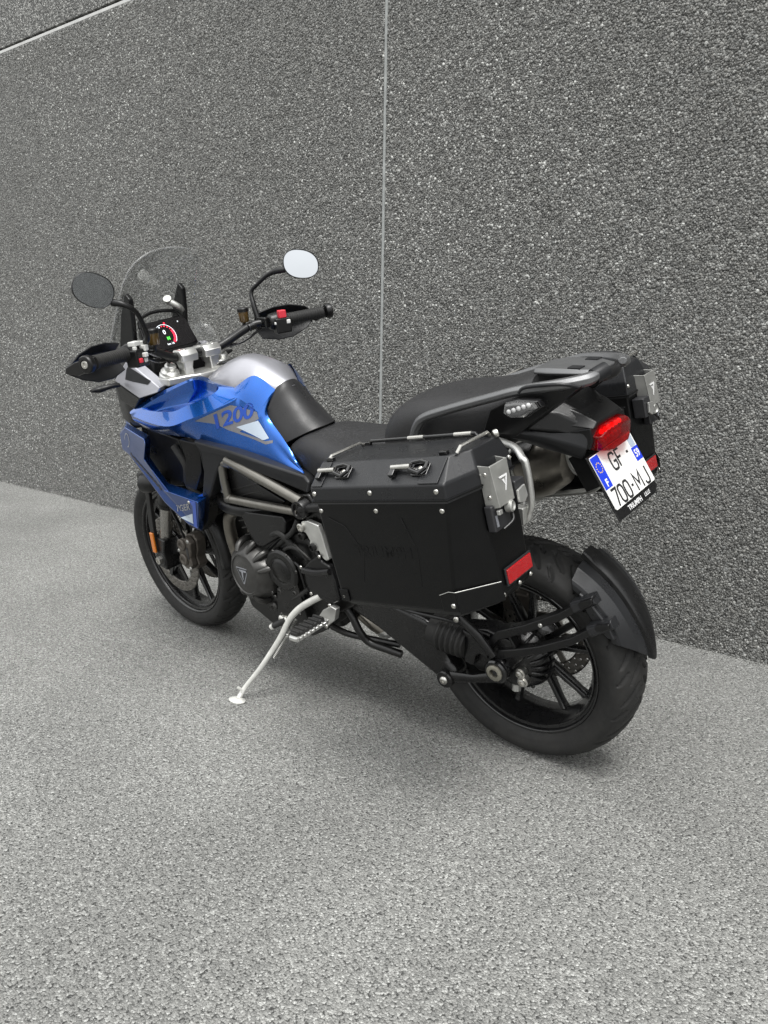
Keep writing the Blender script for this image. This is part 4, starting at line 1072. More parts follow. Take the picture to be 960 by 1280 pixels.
obj("sump", loft([[(x, hw * a, z) for a, z in ((1, .30), (.8, z0), (-.8, z0), (-1, .30))] for x, hw, z0 in ((.62, .12, .26), (.75, .14, .225), (.92, .13, .225), (1.0, .10, .27))]), "engine_black", bike, bevel=.01)
obj("exhaust_header", geo(*[tube([(1.00, y, .62), (1.09, y, .56), (1.10, y * .9, .42), (1.04, y * .8, .30), (.90, y * .5, .245), (.70, -.03, .25)], .021, 14, curve=7) for y in (-.1, 0, .1)]), "exhaust", bike)

# ---- seats
def seat_geo(secs, n=4):
    rows = []
    for x, hw, z, drop, low in secs:
        prof = [(-hw * .96, z - low), (-hw, z - drop * 1.5), (-hw * .93, z - drop * .75), (-hw * .72, z - drop * .26), (-hw * .35, z - .003), (0, z), (hw * .35, z - .003), (hw * .72, z - drop * .26), (hw * .93, z - drop * .75), (hw, z - drop * 1.5), (hw * .96, z - low)]
        rows.append([tuple(p) for p in catmull([(x, y, zz) for y, zz in prof], 3)])
    cc = [catmull(c, n) for c in zip(*rows)]
    rows = [list(r) for r in zip(*cc)]
    V, F = grid(rows)
    m = len(rows[0])
    F.append(tuple(range(m))); F.append(tuple(len(V) - 1 - k for k in range(m)))
    return V, F
obj("rider_seat", seat_geo([(.742, .098, .850, .02, .04), (.715, .108, .872, .025, .07), (.67, .116, .889, .03, .09), (.61, .130, .891, .035, .11), (.55, .146, .886, .035, .11), (.48, .162, .886, .035, .11), (.41, .172, .897, .035, .10), (.35, .166, .920, .04, .10), (.30, .15, .935, .04, .10)]), "vinyl", bike, ang=60)
ps = obj("pillion_seat", seat_geo([(.335, .115, .945, .04, .06), (.318, .130, .985, .05, .10), (.275, .138, 1.018, .05, .12), (.20, .146, 1.040, .045, .13), (.10, .150, 1.050, .04, .13), (0.0, .142, 1.066, .04, .12), (-.06, .115, 1.085, .035, .10), (-.10, .085, 1.098, .02, .05)]), "vinyl", bike, ang=60)

# ---- grab rails, rack
for s in (1, -1):
    S = lambda p: (p[0], p[1] * s, p[2])
    obj("grab_rail", tube([S((0.1956, 0.1650, 0.9300)), S((0.1874, 0.1680, 0.9545)), S((0.1720, 0.1700, 0.9830)), S((0.1455, 0.1720, 1.0057)), S((0.0720, 0.1750, 1.0314)), S((-0.0564, 0.1720, 1.0686)), S((-0.1155, 0.1600, 1.0831)), S((-0.1937, 0.1250, 1.0903)), S((-0.2369, 0.0920, 1.0944)), S((-0.2497, 0.0650, 1.1004)), S((-0.2587, 0.0450, 1.1045))], [.013, .014, .0145, .0145, .014, .0135, .0135, .016, .018, .015, .010], 8, curve=6, up=(1, 0, 0), flat=(.85, 1.0)), "grey_rail", bike, bevel=.002, ang=35)
    if s > 0: obj("rail_clamp", tube([S((-0.2446, 0.0700, 1.0962)), S((-0.2523, 0.0550, 1.1015)), S((-0.2582, 0.0400, 1.1051))], .018, 14, curve=4), "grey_plastic", bike)
rk = obj("luggage_rack", loft([[(x, hw * a, z + b) for a, b in ((1, 0), (.85, .010), (-.85, .010), (-1, 0), (-.85, -.008), (.85, -.008))] for x, hw, z in ((-.085, .050, 1.094), (-.13, .068, 1.098), (-.20, .066, 1.098), (-.245, .045, 1.094))]), "grey_rail", bike, bevel=.004)
obj("rack_slot", geo(side([(-.175, 1.104), (-.205, 1.104), (-.205, 1.110), (-.175, 1.110)], -.03, -.055), side([(-.175, 1.104), (-.205, 1.104), (-.205, 1.110), (-.175, 1.110)], .03, .055)), "grey_plastic", rk)
obj("rack_bridge", tube([(-.235, .05, 1.092), (-.250, .03, 1.090), (-.255, 0, 1.089), (-.250, -.03, 1.090), (-.235, -.05, 1.092)], .012, 12, curve=5), "black_plastic", rk)

# ---- tail
tail = obj("tail_unit", loft([[(x, hw * a, z0 + (z1 - z0) * b) for a, b in ((.8, 0), (1, .35), (.9, .8), (.6, 1), (-.6, 1), (-.9, .8), (-1, .35), (-.8, 0))] for x, hw, z0, z1 in ((.10, .125, .90, 1.00), (-.02, .150, .935, 1.02), (-.10, .140, .955, 1.045), (-.17, .105, .945, 1.035), (-.235, .080, .925, .995))]), "black_plastic", bike, bevel=.006, ang=20)
for s in (1, -1):
    S = lambda p: (p[0], p[1] * s, p[2])
    wing = obj("tail_panel", prism([S(q) for q in ((-0.0137, 0.1680, 0.9803), (-0.0411, 0.1720, 1.0382), (-0.1178, 0.1650, 1.0738), (-0.1856, 0.1450, 1.0933), (-0.2392, 0.1120, 1.0857), (-0.2126, 0.1200, 1.0654), (-0.1407, 0.1500, 1.0116), (-0.0953, 0.1600, 0.9757))], (0, -.03 * s, -.004)), "black_plastic", bike, bevel=.004, ang=25)
    obj("panel_rib", tube([S((-0.1173, 0.1700, 1.0805)), S((-0.1350, 0.1650, 1.0925)), S((-0.2047, 0.1450, 1.0968)), S((-0.2348, 0.1180, 1.0853))], .004, 8, curve=4), "grey_plastic", wing)
    low = obj("tail_panel", loft([[S((-0.0051, 0.1650, 0.9786)), S((-0.0968, 0.1550, 0.9799)), S((-0.1080, 0.1450, 0.9890)), S((-0.0180, 0.1500, 0.9867))],
                                  [S((-0.1472, 0.1250, 0.9565)), S((-0.1538, 0.1250, 0.9665)), S((-0.1602, 0.1100, 0.9773)), S((-0.1245, 0.1050, 0.9346))],
                                  [S((-0.2229, 0.0850, 0.9156)), S((-0.2358, 0.0900, 0.9373)), S((-0.2389, 0.0820, 0.9757)), S((-0.2110, 0.0700, 0.9036))]]), "grey_plastic", bike, bevel=.005)
    IP = ((.040, -.012), (.034, .012), (0, .020), (-.046, .020), (-.056, .006), (-.022, -.018), (.018, -.022))
    ic = Vector(S((-0.1321, 0.1850, 1.0534)))
    ind = obj("indicator", loft([[ic + Vector((dx * k, s * dy, dz * k)) for dx, dz in IP] for k, dy in ((.7, -.03), (1.0, -.004), (1.0, .010), (.93, .014))]), "gloss_black", bike, bevel=.004)
    obj("indicator_lens", loft([[ic + Vector((dx * k, s * dy, dz * k)) for dx, dz in IP] for k, dy in ((.88, .013), (.84, .022), (.6, .027))]), "clear_lens", ind, bevel=.002)
    for i in range(5):
        obj("led", lathe([(0, .0055), (.002, .005), (.004, .0025), (.0045, 0)], ic + Vector((.024 - .0125 * i, s * .0135, -.008 + .0045 * i)), (0, s, 0), 12), "print_white", ind)
for s in (1, -1):
    S = lambda p: (p[0], p[1] * s, p[2])
    ck = obj("lamp_cheek", prism([S(q) for q in ((-0.1751, 0.0960, 0.9500), (-0.1949, 0.0940, 0.9736), (-0.2412, 0.0860, 0.9835), (-0.2454, 0.0850, 0.9551), (-0.2376, 0.0860, 0.9343), (-0.2118, 0.0920, 0.9392))], (0, -.04 * s, 0)), "black_plastic", bike, bevel=.003)
    obj("cheek_edge", tube([S((-0.1762, 0.0980, 0.9508)), S((-0.1959, 0.0960, 0.9743)), S((-0.2422, 0.0880, 0.9842))], .0014, 6), "grey_plastic", ck)
# tail lamp
TL = Vector((-.244, 0, .950))
tl = obj("tail_lamp", loft([[TL + Vector((dx + (-.018 * (1 - abs(y) / .082) if f else 0), y * k, z * k)) for y, z in ((.080, .014), (.045, .031), (-.045, .031), (-.080, .014), (-.068, -.022), (-.045, -.029), (.045, -.029), (.068, -.022))] for dx, k, f in ((.03, .98, 0), (-.002, 1.0, 1), (-.016, .95, 1), (-.022, .80, 1))]), "red_lens", bike, bevel=.003)
obj("lamp_backing", loft([[TL + Vector((dx, y * k, z * k)) for y, z in ((.078, .012), (.043, .029), (-.043, .029), (-.078, .012), (-.066, -.020), (-.043, -.027), (.043, -.027), (.066, -.020))] for dx, k in ((.03, .9), (.0, .92))]), "reflector_red", tl)
for j, (zz, n) in enumerate(((.016, 6), (-.006, 6))):
    for i in range(n):
        y = -.045 + .09 * i / (n - 1)
        obj("led", lathe([(0, .0062), (.006, .005), (.0075, 0)], TL + Vector((-.0005, y, zz)), (-1, 0, 0), 10), "led_lit" if j == 0 else "reflector_red", tl)
obj("lamp_hood", loft([[(x, hw * a, z) for a, z in ((1, z0), (.75, z1), (-.75, z1), (-1, z0))] for x, hw, z0, z1 in ((-.15, .10, .99, 1.035), (-.21, .088, .985, 1.012), (-.245, .078, .980, .992))]), "black_plastic", bike, bevel=.004)

# number plate
PO = Vector((-.243, 0, .921)); dn = Vector((-.484, 0, -.875)).normalized(); PN = Vector((-.875, 0, .484)).normalized()
PM = frame(PO, (0, -1, 0), -dn)          # local x to the bike's right, y up the plate, z out
def pl(gm): return xform(gm, PM)
hold = obj("plate_holder", pl(geo(prism([(-.108, .004, -.006), (.108, .004, -.006), (.108, -.146, -.006), (.085, -.157, -.006), (.02, -.157, -.006), (-.108, -.155, -.006)], (0, 0, .004)), box((0, -.03, -.045), (.09, .09, .08)))), "black_plastic", bike, bevel=.002)
npl = obj("number_plate", pl(prism([(-.105, -.004, 0), (-.101, 0, 0), (.101, 0, 0), (.105, -.004, 0), (.105, -.126, 0), (.101, -.13, 0), (-.101, -.13, 0), (-.105, -.126, 0)], (0, 0, .0015))), "plate_white", bike)
obj("plate_band", pl(prism([(-.104, -.002, .0017), (-.068, -.002, .0017), (-.070, -.080, .0017), (-.104, -.080, .0017)], (0, 0, .0005))), "plate_blue", npl)
obj("plate_band", pl(prism([(.073, -.036, .0017), (.104, -.036, .0017), (.104, -.070, .0017), (.073, -.070, .0017)], (0, 0, .0005))), "plate_blue", npl)
obj("plate_crest", pl(prism([(.076, -.004, .0017), (.100, -.004, .0017), (.100, -.033, .0017), (.088, -.036, .0017), (.076, -.033, .0017)], (0, 0, .0004))), "decal_pale", npl)
for k in range(12):
    a = 2 * math.pi * k / 12
    obj("plate_star", pl(prism([(-.086 + .0115 * math.cos(a) + .0018 * math.cos(q), -.030 + .0115 * math.sin(a) + .0018 * math.sin(q), .0023) for q in [i * math.pi / 2.5 for i in range(5)]], (0, 0, .0003))), "print_yellow", npl)
def ptext(s, size, x, y, m, sx=1.0, off=0.0, z=.0019): return obj("lettering", pl(shift(text(s, size, .0002, off, 1.0, 0, sx), (x, y, z))), m, npl, fix=False, smooth=False)
ptext("F", .024, -.086, -.068, "print_white", 1.0, .0008, .0025)
ptext("59", .026, .0885, -.053, "print_white", .9, .0006, .0025)
for ch, x, y, w in (('G', -.032, -.056, .024), ('F', .001, -.056, .020), ('-', .047, -.056, .009), ('7', -.090, -.1265, .022), ('0', -.062, -.1265, .022), ('0', -.033, -.1265, .022), ('-', -.001, -.1265, .009), ('M', .020, -.1265, .030), ('J', .064, -.1265, .021)):
    obj("plate_character", pl(stroke(ch, x, y, w, .040, .0058, .0021)), "plate_black", npl, fix=False, smooth=False)
obj("lettering", pl(shift(text("TRIUMPH", .017, .0002, .0003, 1.0, 0, 1.0), (-.018, -.145, -.0015))), "print_white", hold, fix=False, smooth=False)
obj("lettering", pl(shift(text("LILLE", .013, .0002, .0001, 1.0, .2, 1.0), (.048, -.144, -.0015))), "print_white", hold, fix=False, smooth=False)

# ---- exhaust silencer on the far side
sil = obj("silencer", loft([[Vector((x, -.205, z)) + Vector((math.sin(.3) * 0, math.cos(a) * r * 1.0, math.sin(a) * r * 1.25)) for a in [2 * math.pi * i / 28 for i in range(28)]] for x, z, r in ((.46, .60, .035), (.40, .63, .058), (.12, .735, .068), (.02, .770, .066), (-.03, .79, .050), (-.035, .79, .035))]), "exhaust", bike, ang=40)
obj("silencer_band", tube([(.105, -.205, .742), (.098, -.205, .745)], .0735, 28, flat=(1.22, .97)), "brushed_steel", sil)
obj("heat_shield", grid([[(x, -.205 + .078 * math.cos(a), z + .092 * math.sin(a)) for a in [math.radians(t) for t in range(30, 110, 10)]] for x, z in ((.36, .645), (.16, .72), (.06, .757))]), "black_plastic", sil, solid=.002)

# ---- pannier carrier
for s in (1, -1):
    S = lambda p: (p[0], p[1] * s, p[2])
    pc = obj("pannier_carrier", tube([(-.05, .165, .965), (-.12, .205, .968), (-0.1571, 0.2360, 0.9565), (-0.1666, 0.2400, 0.9462), (-0.1731, 0.2400, 0.8997), (-0.1743, 0.2400, 0.8591), (-0.1668, 0.2400, 0.8354), (-0.1530, 0.2400, 0.8103), (-.08, .235, .780), (.25, .22, .70)] if s > 0 else
                                     [(.25, -.225, .650), (0.1066, -0.2300, 0.6619), (0.0167, -0.2300, 0.6795), (-0.0614, -0.2300, 0.6974), (-0.0947, -0.2300, 0.7136), (-0.1092, -0.2300, 0.7384), (-0.1102, -0.2300, 0.7702), (-.12, -.23, .86)], .0085, 14, curve=7), "alloy" if s > 0 else "brushed_steel", bike)
    obj("carrier_arm", geo(tube([S((.02, .130, .930)), S((.02, .205, .932)), S((.02, .283, .925))], .009, 12, curve=4), tube([S((.16, .150, .715)), S((.16, .215, .712)), S((.16, .283, .735))], .009, 12, curve=4), tube([S((.20, .262, .700)), S((.24, .262, .86)), S((.02, .262, .925)), S((-.10, .262, .93))], .008, 12, curve=5)), "engine_black", pc)
    obj("carrier_lug", box(S((-.150, .250, .83)), (.03, .02, .04)), "brushed_steel", pc, bevel=.003)
cbar = obj("exhaust_stay", tube([(-.06, -.10, .88), (-0.0709, -0.1200, 0.8465), (-0.0807, -0.1200, 0.8151), (-0.0978, -0.1200, 0.7954), (-0.1331, -0.1200, 0.7954)], .009, 12, curve=6), "brushed_steel", bike)
obj("stay_bracket", prism([(-0.1248, -0.1200, 0.8073), (-0.1551, -0.1200, 0.8024), (-0.1523, -0.1200, 0.7827), (-0.1239, -0.1200, 0.7834)], (0, -.006, 0)), "alloy", cbar, bevel=.002)
for q in ((-0.1326, -0.1190, 0.7967), (-0.1455, -0.1190, 0.7930)): bolt(q, (-.4, 1, 0), .005, cbar, "engine_grey")

# ---- panniers: each is laid out in its own box frame (x along, y outward, z up) and set on the carrier at a slight tilt
PT = 0.1525
PMX = Matrix.Translation((-.1353, 0, .9583)) @ Matrix.Rotation(PT, 4, 'Y')
def ring6(pts, h): return [(x, y, h) for x, y in pts]
TOPL = [(.372, .487), (0, .487), (-.023, .405), (-.023, .286), (.388, .286), (.386, .468)]
MIDL = [(.372, .489), (.022, .489), (-.023, .405), (-.023, .286), (.388, .286), (.386, .470)]
BOTL = [(.370, .489), (.042, .489), (-.020, .400), (-.020, .290), (.386, .288), (.384, .470)]
BOT2 = [(.360, .462), (.050, .462), (.004, .390), (.004, .298), (.374, .300), (.372, .450)]
LIDM = [(.376, .491), (-.002, .491), (-.027, .407), (-.027, .284), (.392, .284), (.390, .472)]
LIDT = [(.374, .434), (.016, .434), (-.016, .395), (-.018, .300), (.378, .300), (.384, .424)]
PB = loft([ring6(TOPL, -.004), ring6(MIDL, -.130), ring6(BOTL, -.252), ring6(BOT2, -.276)])
PL1 = loft([ring6(LIDM, -.010), ring6(LIDM, .026), ring6(LIDT, .068)])
def grow(pts, gr):
    cx = sum(p[0] for p in pts) / 6; cy = sum(p[1] for p in pts) / 6
    return [(p[0] + math.copysign(gr, p[0] - cx), p[1] + math.copysign(gr, p[1] - cy)) for p in pts]
for s in (1, -1):
    MG = (lambda gm: xform(gm, PMX)) if s > 0 else (lambda gm: mirror(xform(gm, PMX)))
    def PP(p):
        q = PMX @ Vector(p); return (q.x, q.y * s, q.z)
    def PD_(d):
        q = PMX.to_3x3() @ Vector(d); return (q.x, q.y * s, q.z)
    def pbolt(p, n, r, par, m="steel"): return bolt(PP(p), PD_(n), r, par, m)
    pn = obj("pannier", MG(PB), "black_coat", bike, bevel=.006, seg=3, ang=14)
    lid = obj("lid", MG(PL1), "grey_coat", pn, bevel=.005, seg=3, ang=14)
    obj("seal", MG(loft([ring6(grow(LIDM, .0008), -.0125), ring6(grow(LIDM, .0008), -.0085)])), "plate_black", pn)
    obj("lid_lip", MG(loft([ring6(grow(LIDM, .0030), -.0085), ring6(grow(LIDM, .0030), -.0045)])), "black_coat", pn, bevel=.001)
    def bev(x, t, off):           # point on the lid's sloping outer face
        return Vector((x, .491, .026)).lerp(Vector((x, .434, .068)), t) + Vector((0, .593, .805)) * off
    for xa, xb in ((.372, .340), (.062, .012)):
        obj("corner_cap", MG(loft([[bev(x, t, .0003) for t in (.03, .97)] + [bev(x, t, .0030) for t in (.97, .03)] for x in (xa, xb)])), "grey_coat", lid, bevel=.0012)
    for xc in (.316, .098):
        M = frame(bev(xc, .52, .001), (-1, 0, 0), Vector((0, .593, .805)).cross(Vector((-1, 0, 0))))
        loc = lambda gm: MG(xform(gm, M))
        tb = obj("tie_down", loc(geo(box((-.038, -.004, .006), (.014, .030, .012)), box((.030, 0, .002), (.042, .030, .004)))), "gloss_black", lid, bevel=.002)
        obj("tie_pin", loc(tube([(-.042, .002, .010), (.010, .002, .012)], .0060, 12)), "steel", tb)
        obj("tie_loop", loc(tube([(.006, .012, .010), (.030, .016, .010), (.048, .011, .010), (.048, -.002, .010), (.036, -.014, .010), (.008, -.004, .010), (.006, .012, .010)], .0042, 8)), "gloss_black", tb)
        q = M @ Vector((.030, .002, .004)); pbolt(q, (0, .593, .805), .006, tb)
    # hoop rails on the lid
    obj("lid_rail", MG(tube([(.362, .428, .069), (.356, .420, .078), (.352, .325, .078), (.354, .312, .069)], .0036, 10)), "steel_tube", lid)
    obj("lid_rail", MG(tube([(.000, .424, .069), (-.006, .416, .080), (-.008, .322, .080), (-.006, .312, .070)], .0037, 10)), "steel_tube", lid)
    obj("lid_rail", MG(tube([(.335, .310, .069), (.33, .310, .077), (.030, .310, .077), (.025, .310, .069)], .0040, 10)), "gloss_black", lid)
    for x in (.215, .085):
        obj("rail_sleeve", MG(tube([(x, .310, .077), (x - .045, .310, .077)], .0052, 10)), "steel_tube", lid)
    for x, y in ((.352, .428), (.030, .426), (.010, .310), (.345, .308)):
        obj("rail_foot", MG(box((x, y, .071), (.020, .012, .010))), "gloss_black", lid, bevel=.002)
    obj("rail_knob", MG(lathe([(0, .007), (.003, .009), (.009, .009), (.011, .007), (.011, 0)], (-.014, .312, .072), (-.6, -.8, .1), 18)), "steel", lid)
    for x in (.366, .196, .018): pbolt((x, .4915, .012), (0, 1, 0), .0060, lid)
    for x in (.362, .194, .017): pbolt((x, .4885, -.029), (0, 1, 0), .0060, pn)
    pbolt((.362, .4895, -.240), (0, 1, 0), .0055, pn)
    # lower corner guards with a bright folded edge
    obj("corner_guard", MG(prism([(.046, .4895, -.205), (.030, .4895, -.205), (.030, .4895, -.250), (.072, .4895, -.250), (.072, .4895, -.214)], (0, .0028, 0))), "black_coat", pn, bevel=.001)
    obj("corner_guard", MG(prism([(.0295, .4925, -.205), (-.0245, .4065, -.216), (-.0235, .4030, -.258), (.0295, .4920, -.254)], (-.0028, .0016, 0))), "black_coat", pn, bevel=.001)
    obj("guard_lip", MG(tube([(.072, .4930, -.2135), (.046, .4935, -.2040), (.029, .4945, -.2040), (-.026, .4080, -.2150)], .0008, 6)), "brushed_steel", pn)
    obj("corner_guard", MG(prism([(.371, .4895, -.222), (.345, .4895, -.222), (.345, .4895, -.252), (.371, .4895, -.252)], (0, .0028, 0))), "black_coat", pn, bevel=.001)
    pbolt((.012 + .030, .4925, -.236), (0, 1, 0), .0060, pn); pbolt((-.0225, .4045, -.247), (-.8, .6, 0), .0058, pn)
    pbolt((-.0235, .296, -.247), (-1, 0, 0), .0052, pn); pbolt((-.0235, .341, -.247), (-1, 0, 0), .0052, pn)
    pbolt((-.0275, .398, .014), (-1, 0, 0), .0055, lid); pbolt((-.0275, .292, .016), (-1, 0, 0), .0055, lid)
    for pts in ([(.345, -.045), (.300, -.065), (.262, -.125), (.285, -.20)], [(.130, -.045), (.105, -.12), (.118, -.20)]):
        obj("swage_line", MG(tube([(x, .4885, z) for x, z in pts], .0012, 6)), "black_coat", pn)
    tx = text("TRIUMPH", .036, .00015, .0002, 1.02, 0, 1.1)
    M = PMX @ frame((.205, .4892, -.125), (-1, 0, 0), (0, 0, 1))
    if s < 0: M = Matrix.Diagonal((1, -1, 1, 1)) @ PMX @ frame((.205, .4892, -.125), (1, 0, 0), (0, 0, 1)) @ Matrix.Diagonal((1, 1, -1, 1))
    obj("lettering", xform(tx, M), "black_coat", pn, fix=False, smooth=False)
    # lock on the rear face
    lk = obj("lock_plate", MG(geo(prism([(-.024, .400, .034), (-.050, .398, .030), (-.054, .398, -.056), (-.036, .398, -.060), (-.024, .400, -.050)], (0, .003, 0)),
                                  prism([(-.050, .401, .030), (-.050, .338, .030), (-.054, .344, -.056), (-.054, .401, -.056)], (-.003, 0, 0)),
                                  prism([(-.024, .335, .034), (-.050, .338, .030), (-.054, .344, -.056), (-.024, .340, -.050)], (0, .003, 0)))), "brushed_steel", pn, bevel=.0012)
    LM = PMX @ frame((-.0552, .368, -.012), (0, -1, 0), (0, 0, 1))
    if s < 0: LM = Matrix.Diagonal((1, -1, 1, 1)) @ LM @ Matrix.Diagonal((-1, 1, 1, 1))
    eg = geo(prism([(-.015, .014, 0), (.015, .014, 0), (.015, .010, 0), (-.011, .010, 0)], (0, 0, .0008)), prism([(.015, .010, 0), (.003, -.018, 0), (.000, -.018, 0), (.010, .010, 0)], (0, 0, .0008)), prism([(-.005, .006, 0), (.003, .006, 0), (.003, -.006, 0)], (0, 0, .0008)))
    obj("emblem", xform(eg, LM), "print_white", lk, smooth=False)
    for z in (.014, -.034): pbolt((-.038, .4015, z), (0, 1, 0), .0048, lk)
    obj("lock_body", MG(geo(box((-.034, .382, -.078), (.020, .060, .056)), box((-.042, .318, -.048), (.034, .038, .052)))), "plate_black", pn, bevel=.004)
    obj("lock_barrel", MG(lathe([(0, .013), (.012, .013), (.015, .010), (.012, .007), (.012, 0)], (-.046, .362, -.066), (-1, -.2, 0), 20)), "brushed_steel", lk)
    obj("lock_tab", MG(prism([(-.060, .340, -.040), (-.060, .312, -.036), (-.060, .308, -.062), (-.060, .324, -.072), (-.060, .342, -.066)], (-.006, 0, 0))), "alloy", lk, bevel=.0015)
    obj("lock_tab", MG(box((-.052, .398, -.066), (.008, .012, .010))), "alloy", lk, bevel=.0015)
    obj("lock_strap", MG(tube([(-.052, .356, -.072), (-.060, .368, -.092), (-.050, .392, -.104)], .0028, 8, curve=5)), "black_plastic", lk)
    obj("lock_sticker", MG(box((-.0448, .402, -.084), (.001, .007, .024))), "print_grey", lk)
    obj("reflector_frame", MG(prism([(-.0225, .388, -.236), (-.0225, .286, -.236), (-.0225, .286, -.196), (-.0225, .388, -.196)], (-.004, 0, 0))), "plate_black", pn, bevel=.001)
    obj("reflector", MG(prism([(-.0235, .384, -.232), (-.0235, .290, -.232), (-.0235, .290, -.200), (-.0235, .384, -.200)], (-.006, 0, 0))), "reflector_red", pn, bevel=.0015)

# ---- swingarm, shaft drive and rear mudguard
sa = obj("swingarm", loft([[(x, y, z) for x, z in ((.560, .43), (.455, .452), (.235, .410), (.195, .355), (.185, .300), (.150, .268), (.160, .222), (.205, .215), (.245, .240), (.430, .335), (.545, .375))] for y in (.085, .150)]), "cast_black", bike, bevel=.020, seg=4, ang=30)
bl = []
for i in range(5):
    a = .008 + i * .016
    bl += [(a, .050 - i * .0015), (a + .005, .056 - i * .0015), (a + .010, .056 - i * .0015), (a + .014, .049 - i * .0015)]
obj("shaft_gaiter", lathe([(-.02, .050)] + bl + [(.095, .045)], (.215, .115, .372), (-.985, 0, -.17), 32), "rubber", sa, ang=50)
obj("swingarm_far", side([(.56, .43), (.50, .44), (.06, .36), (-.03, .345), (-.03, .29), (.05, .285), (.50, .36)], -.085, -.125), "cast_black", bike, bevel=.012, seg=3)
obj("axle_nut", lathe([(0, .028), (.012, .028), (.014, .018), (.02, .016), (.02, 0)], (0, -.125, .318), (0, -1, 0), 6), "steel", sa)
obj("swingarm_bridge", side([(.55, .40), (.46, .42), (.42, .38), (.44, .33), (.53, .35)], -.10, .10), "cast_black", sa, bevel=.01)
fd = obj("final_drive", geo(lathe([(0.02, .070), (.035, .092), (.055, .094), (.062, .088), (.085, .080), (.098, .066), (.104, .045), (.106, 0)], RC, (0, 1, 0), 48),
                            side([(.15, .395), (.06, .415), (-.02, .40), (-.05, .36), (.02, .27), (.10, .275), (.15, .31)], .055, .118),
                            side([(.125, .41), (.045, .385), (.05, .335), (.075, .345), (.088, .335), (.10, .30), (.13, .305)], .115, .140)), "cast_black", bike, bevel=.007, seg=3)
for k in range(8):
    a = k * math.pi / 4 + .3
    bolt((RC[0] + .086 * math.cos(a), .070, RC[2] + .086 * math.sin(a)), (0, 1, 0), .0065, fd, "engine_grey")
for i in range(7):
    a = math.radians(120 + i * 14)
    obj("housing_rib", tube([(RC[0] + .094 * math.cos(a), .04, RC[2] + .094 * math.sin(a)), (RC[0] + .086 * math.cos(a), .085, RC[2] + .086 * math.sin(a)), (RC[0] + .06 * math.cos(a), .102, RC[2] + .06 * math.sin(a))], .004, 8, curve=3), "cast_black", fd)
hb = Vector((.024, .10, .310))
obj("pivot_boss", lathe([(0, .034), (.030, .034), (.036, .032), (.040, .034), (.046, .034), (.050, .030), (.050, .022)], hb, (0, 1, 0), 40), "gloss_black", fd)
obj("pivot_nut", geo(lathe([(.044, .0235), (.054, .0235), (.056, .019), (.056, .013), (.050, .012), (.050, .007), (.046, .006), (.046, 0)], hb, (0, 1, 0), 12)), "axle_metal", fd)
for dx, dz, r in ((-.060, .000, .010), (-.066, -.024, .011)):
    obj("drain_plug", lathe([(0, r * 1.5), (.016, r * 1.4), (.017, r), (.024, r), (.026, r * .6), (.02, r * .5), (.02, 0)], hb + Vector((dx, .005, dz)), (0, 1, 0), 16), "steel", fd)
obj("drain_plug", lathe([(0, .012), (.018, .012), (.02, .008), (.02, 0)], (.0, .085, .245), (0, .3, -1), 12), "brushed_steel", fd)
lnk = obj("torque_link", geo(tube([(.185, .150, .248), (.10, .140, .262), (.035, .128, .280)], [.018, .012, .016], 14, flat=(1, .6))), "cast_black", bike)
obj("link_boss", lathe([(-.04, .026), (.012, .026), (.016, .023), (.016, 0)], (.186, .150, .244), (0, 1, 0), 28), "cast_black", lnk)
obj("link_boss", lathe([(.0, .0265), (.004, .029), (.008, .0265), (.012, .029), (.016, .0265)], (.182, .128, .250), (0, 1, 0), 28), "rubber", lnk)
bolt((.186, .1665, .244), (0, 1, 0), .013, lnk, "steel")
obj("brake_line", tube([(.46, .16, .46), (.30, .165, .44), (.15, .145, .43), (.05, .12, .40)], .005, 8, curve=6), "black_plastic", fd)
br = obj("fender_brace", tube([(.128, .142, .446), (.072, .142, .404), (.030, .140, .352)], [.013, .015, .011], 10, flat=(1, .7)), "cast_black", bike)
bolt((.128, .156, .447), (0, 1, 0), .009, br, "steel")
# rear mudguard hugging the tyre: two flanks and a raised dark ridge that runs to a point
def hug_shell(prof, a0, a1, na=26, drop=.014):
    """prof(t) gives (y, radius) pairs at t = 0 top .. 1 bottom; a0, a1 give the angles for each column"""
    rows = []
    for i in range(na + 1):
        t = i / na
        pr = prof(t)
        rows.append([(RC[0] + (r - drop * t ** 3) * math.cos(math.radians(a0[k] + (a1[k] - a0[k]) * t)), y, RC[2] + (r - drop * t ** 3) * math.sin(math.radians(a0[k] + (a1[k] - a0[k]) * t))) for k, (y, r) in enumerate(pr)])
    return grid(rows)
def ridge(t):
    w = .030 * (1 - .55 * smoothstep(.55, 1.0, t)) * (.80 + .20 * smoothstep(0, .12, t)); h = .016 * (1 - .4 * t ** 2)
    return [(w + .003, .360), (w, .360 + h * .75), (w * .82, .360 + h), (w * .3, .362 + h), (-w * .3, .362 + h), (-w * .82, .360 + h), (-w, .360 + h * .75), (-w - .003, .360)]
hug = obj("rear_mudguard", hug_shell(ridge, [118.5] * 8, [168, 168.6, 169, 169.6, 169.6, 169, 168.6, 168]), "black_plastic", bike, solid=.004, bevel=.0015, ang=30)
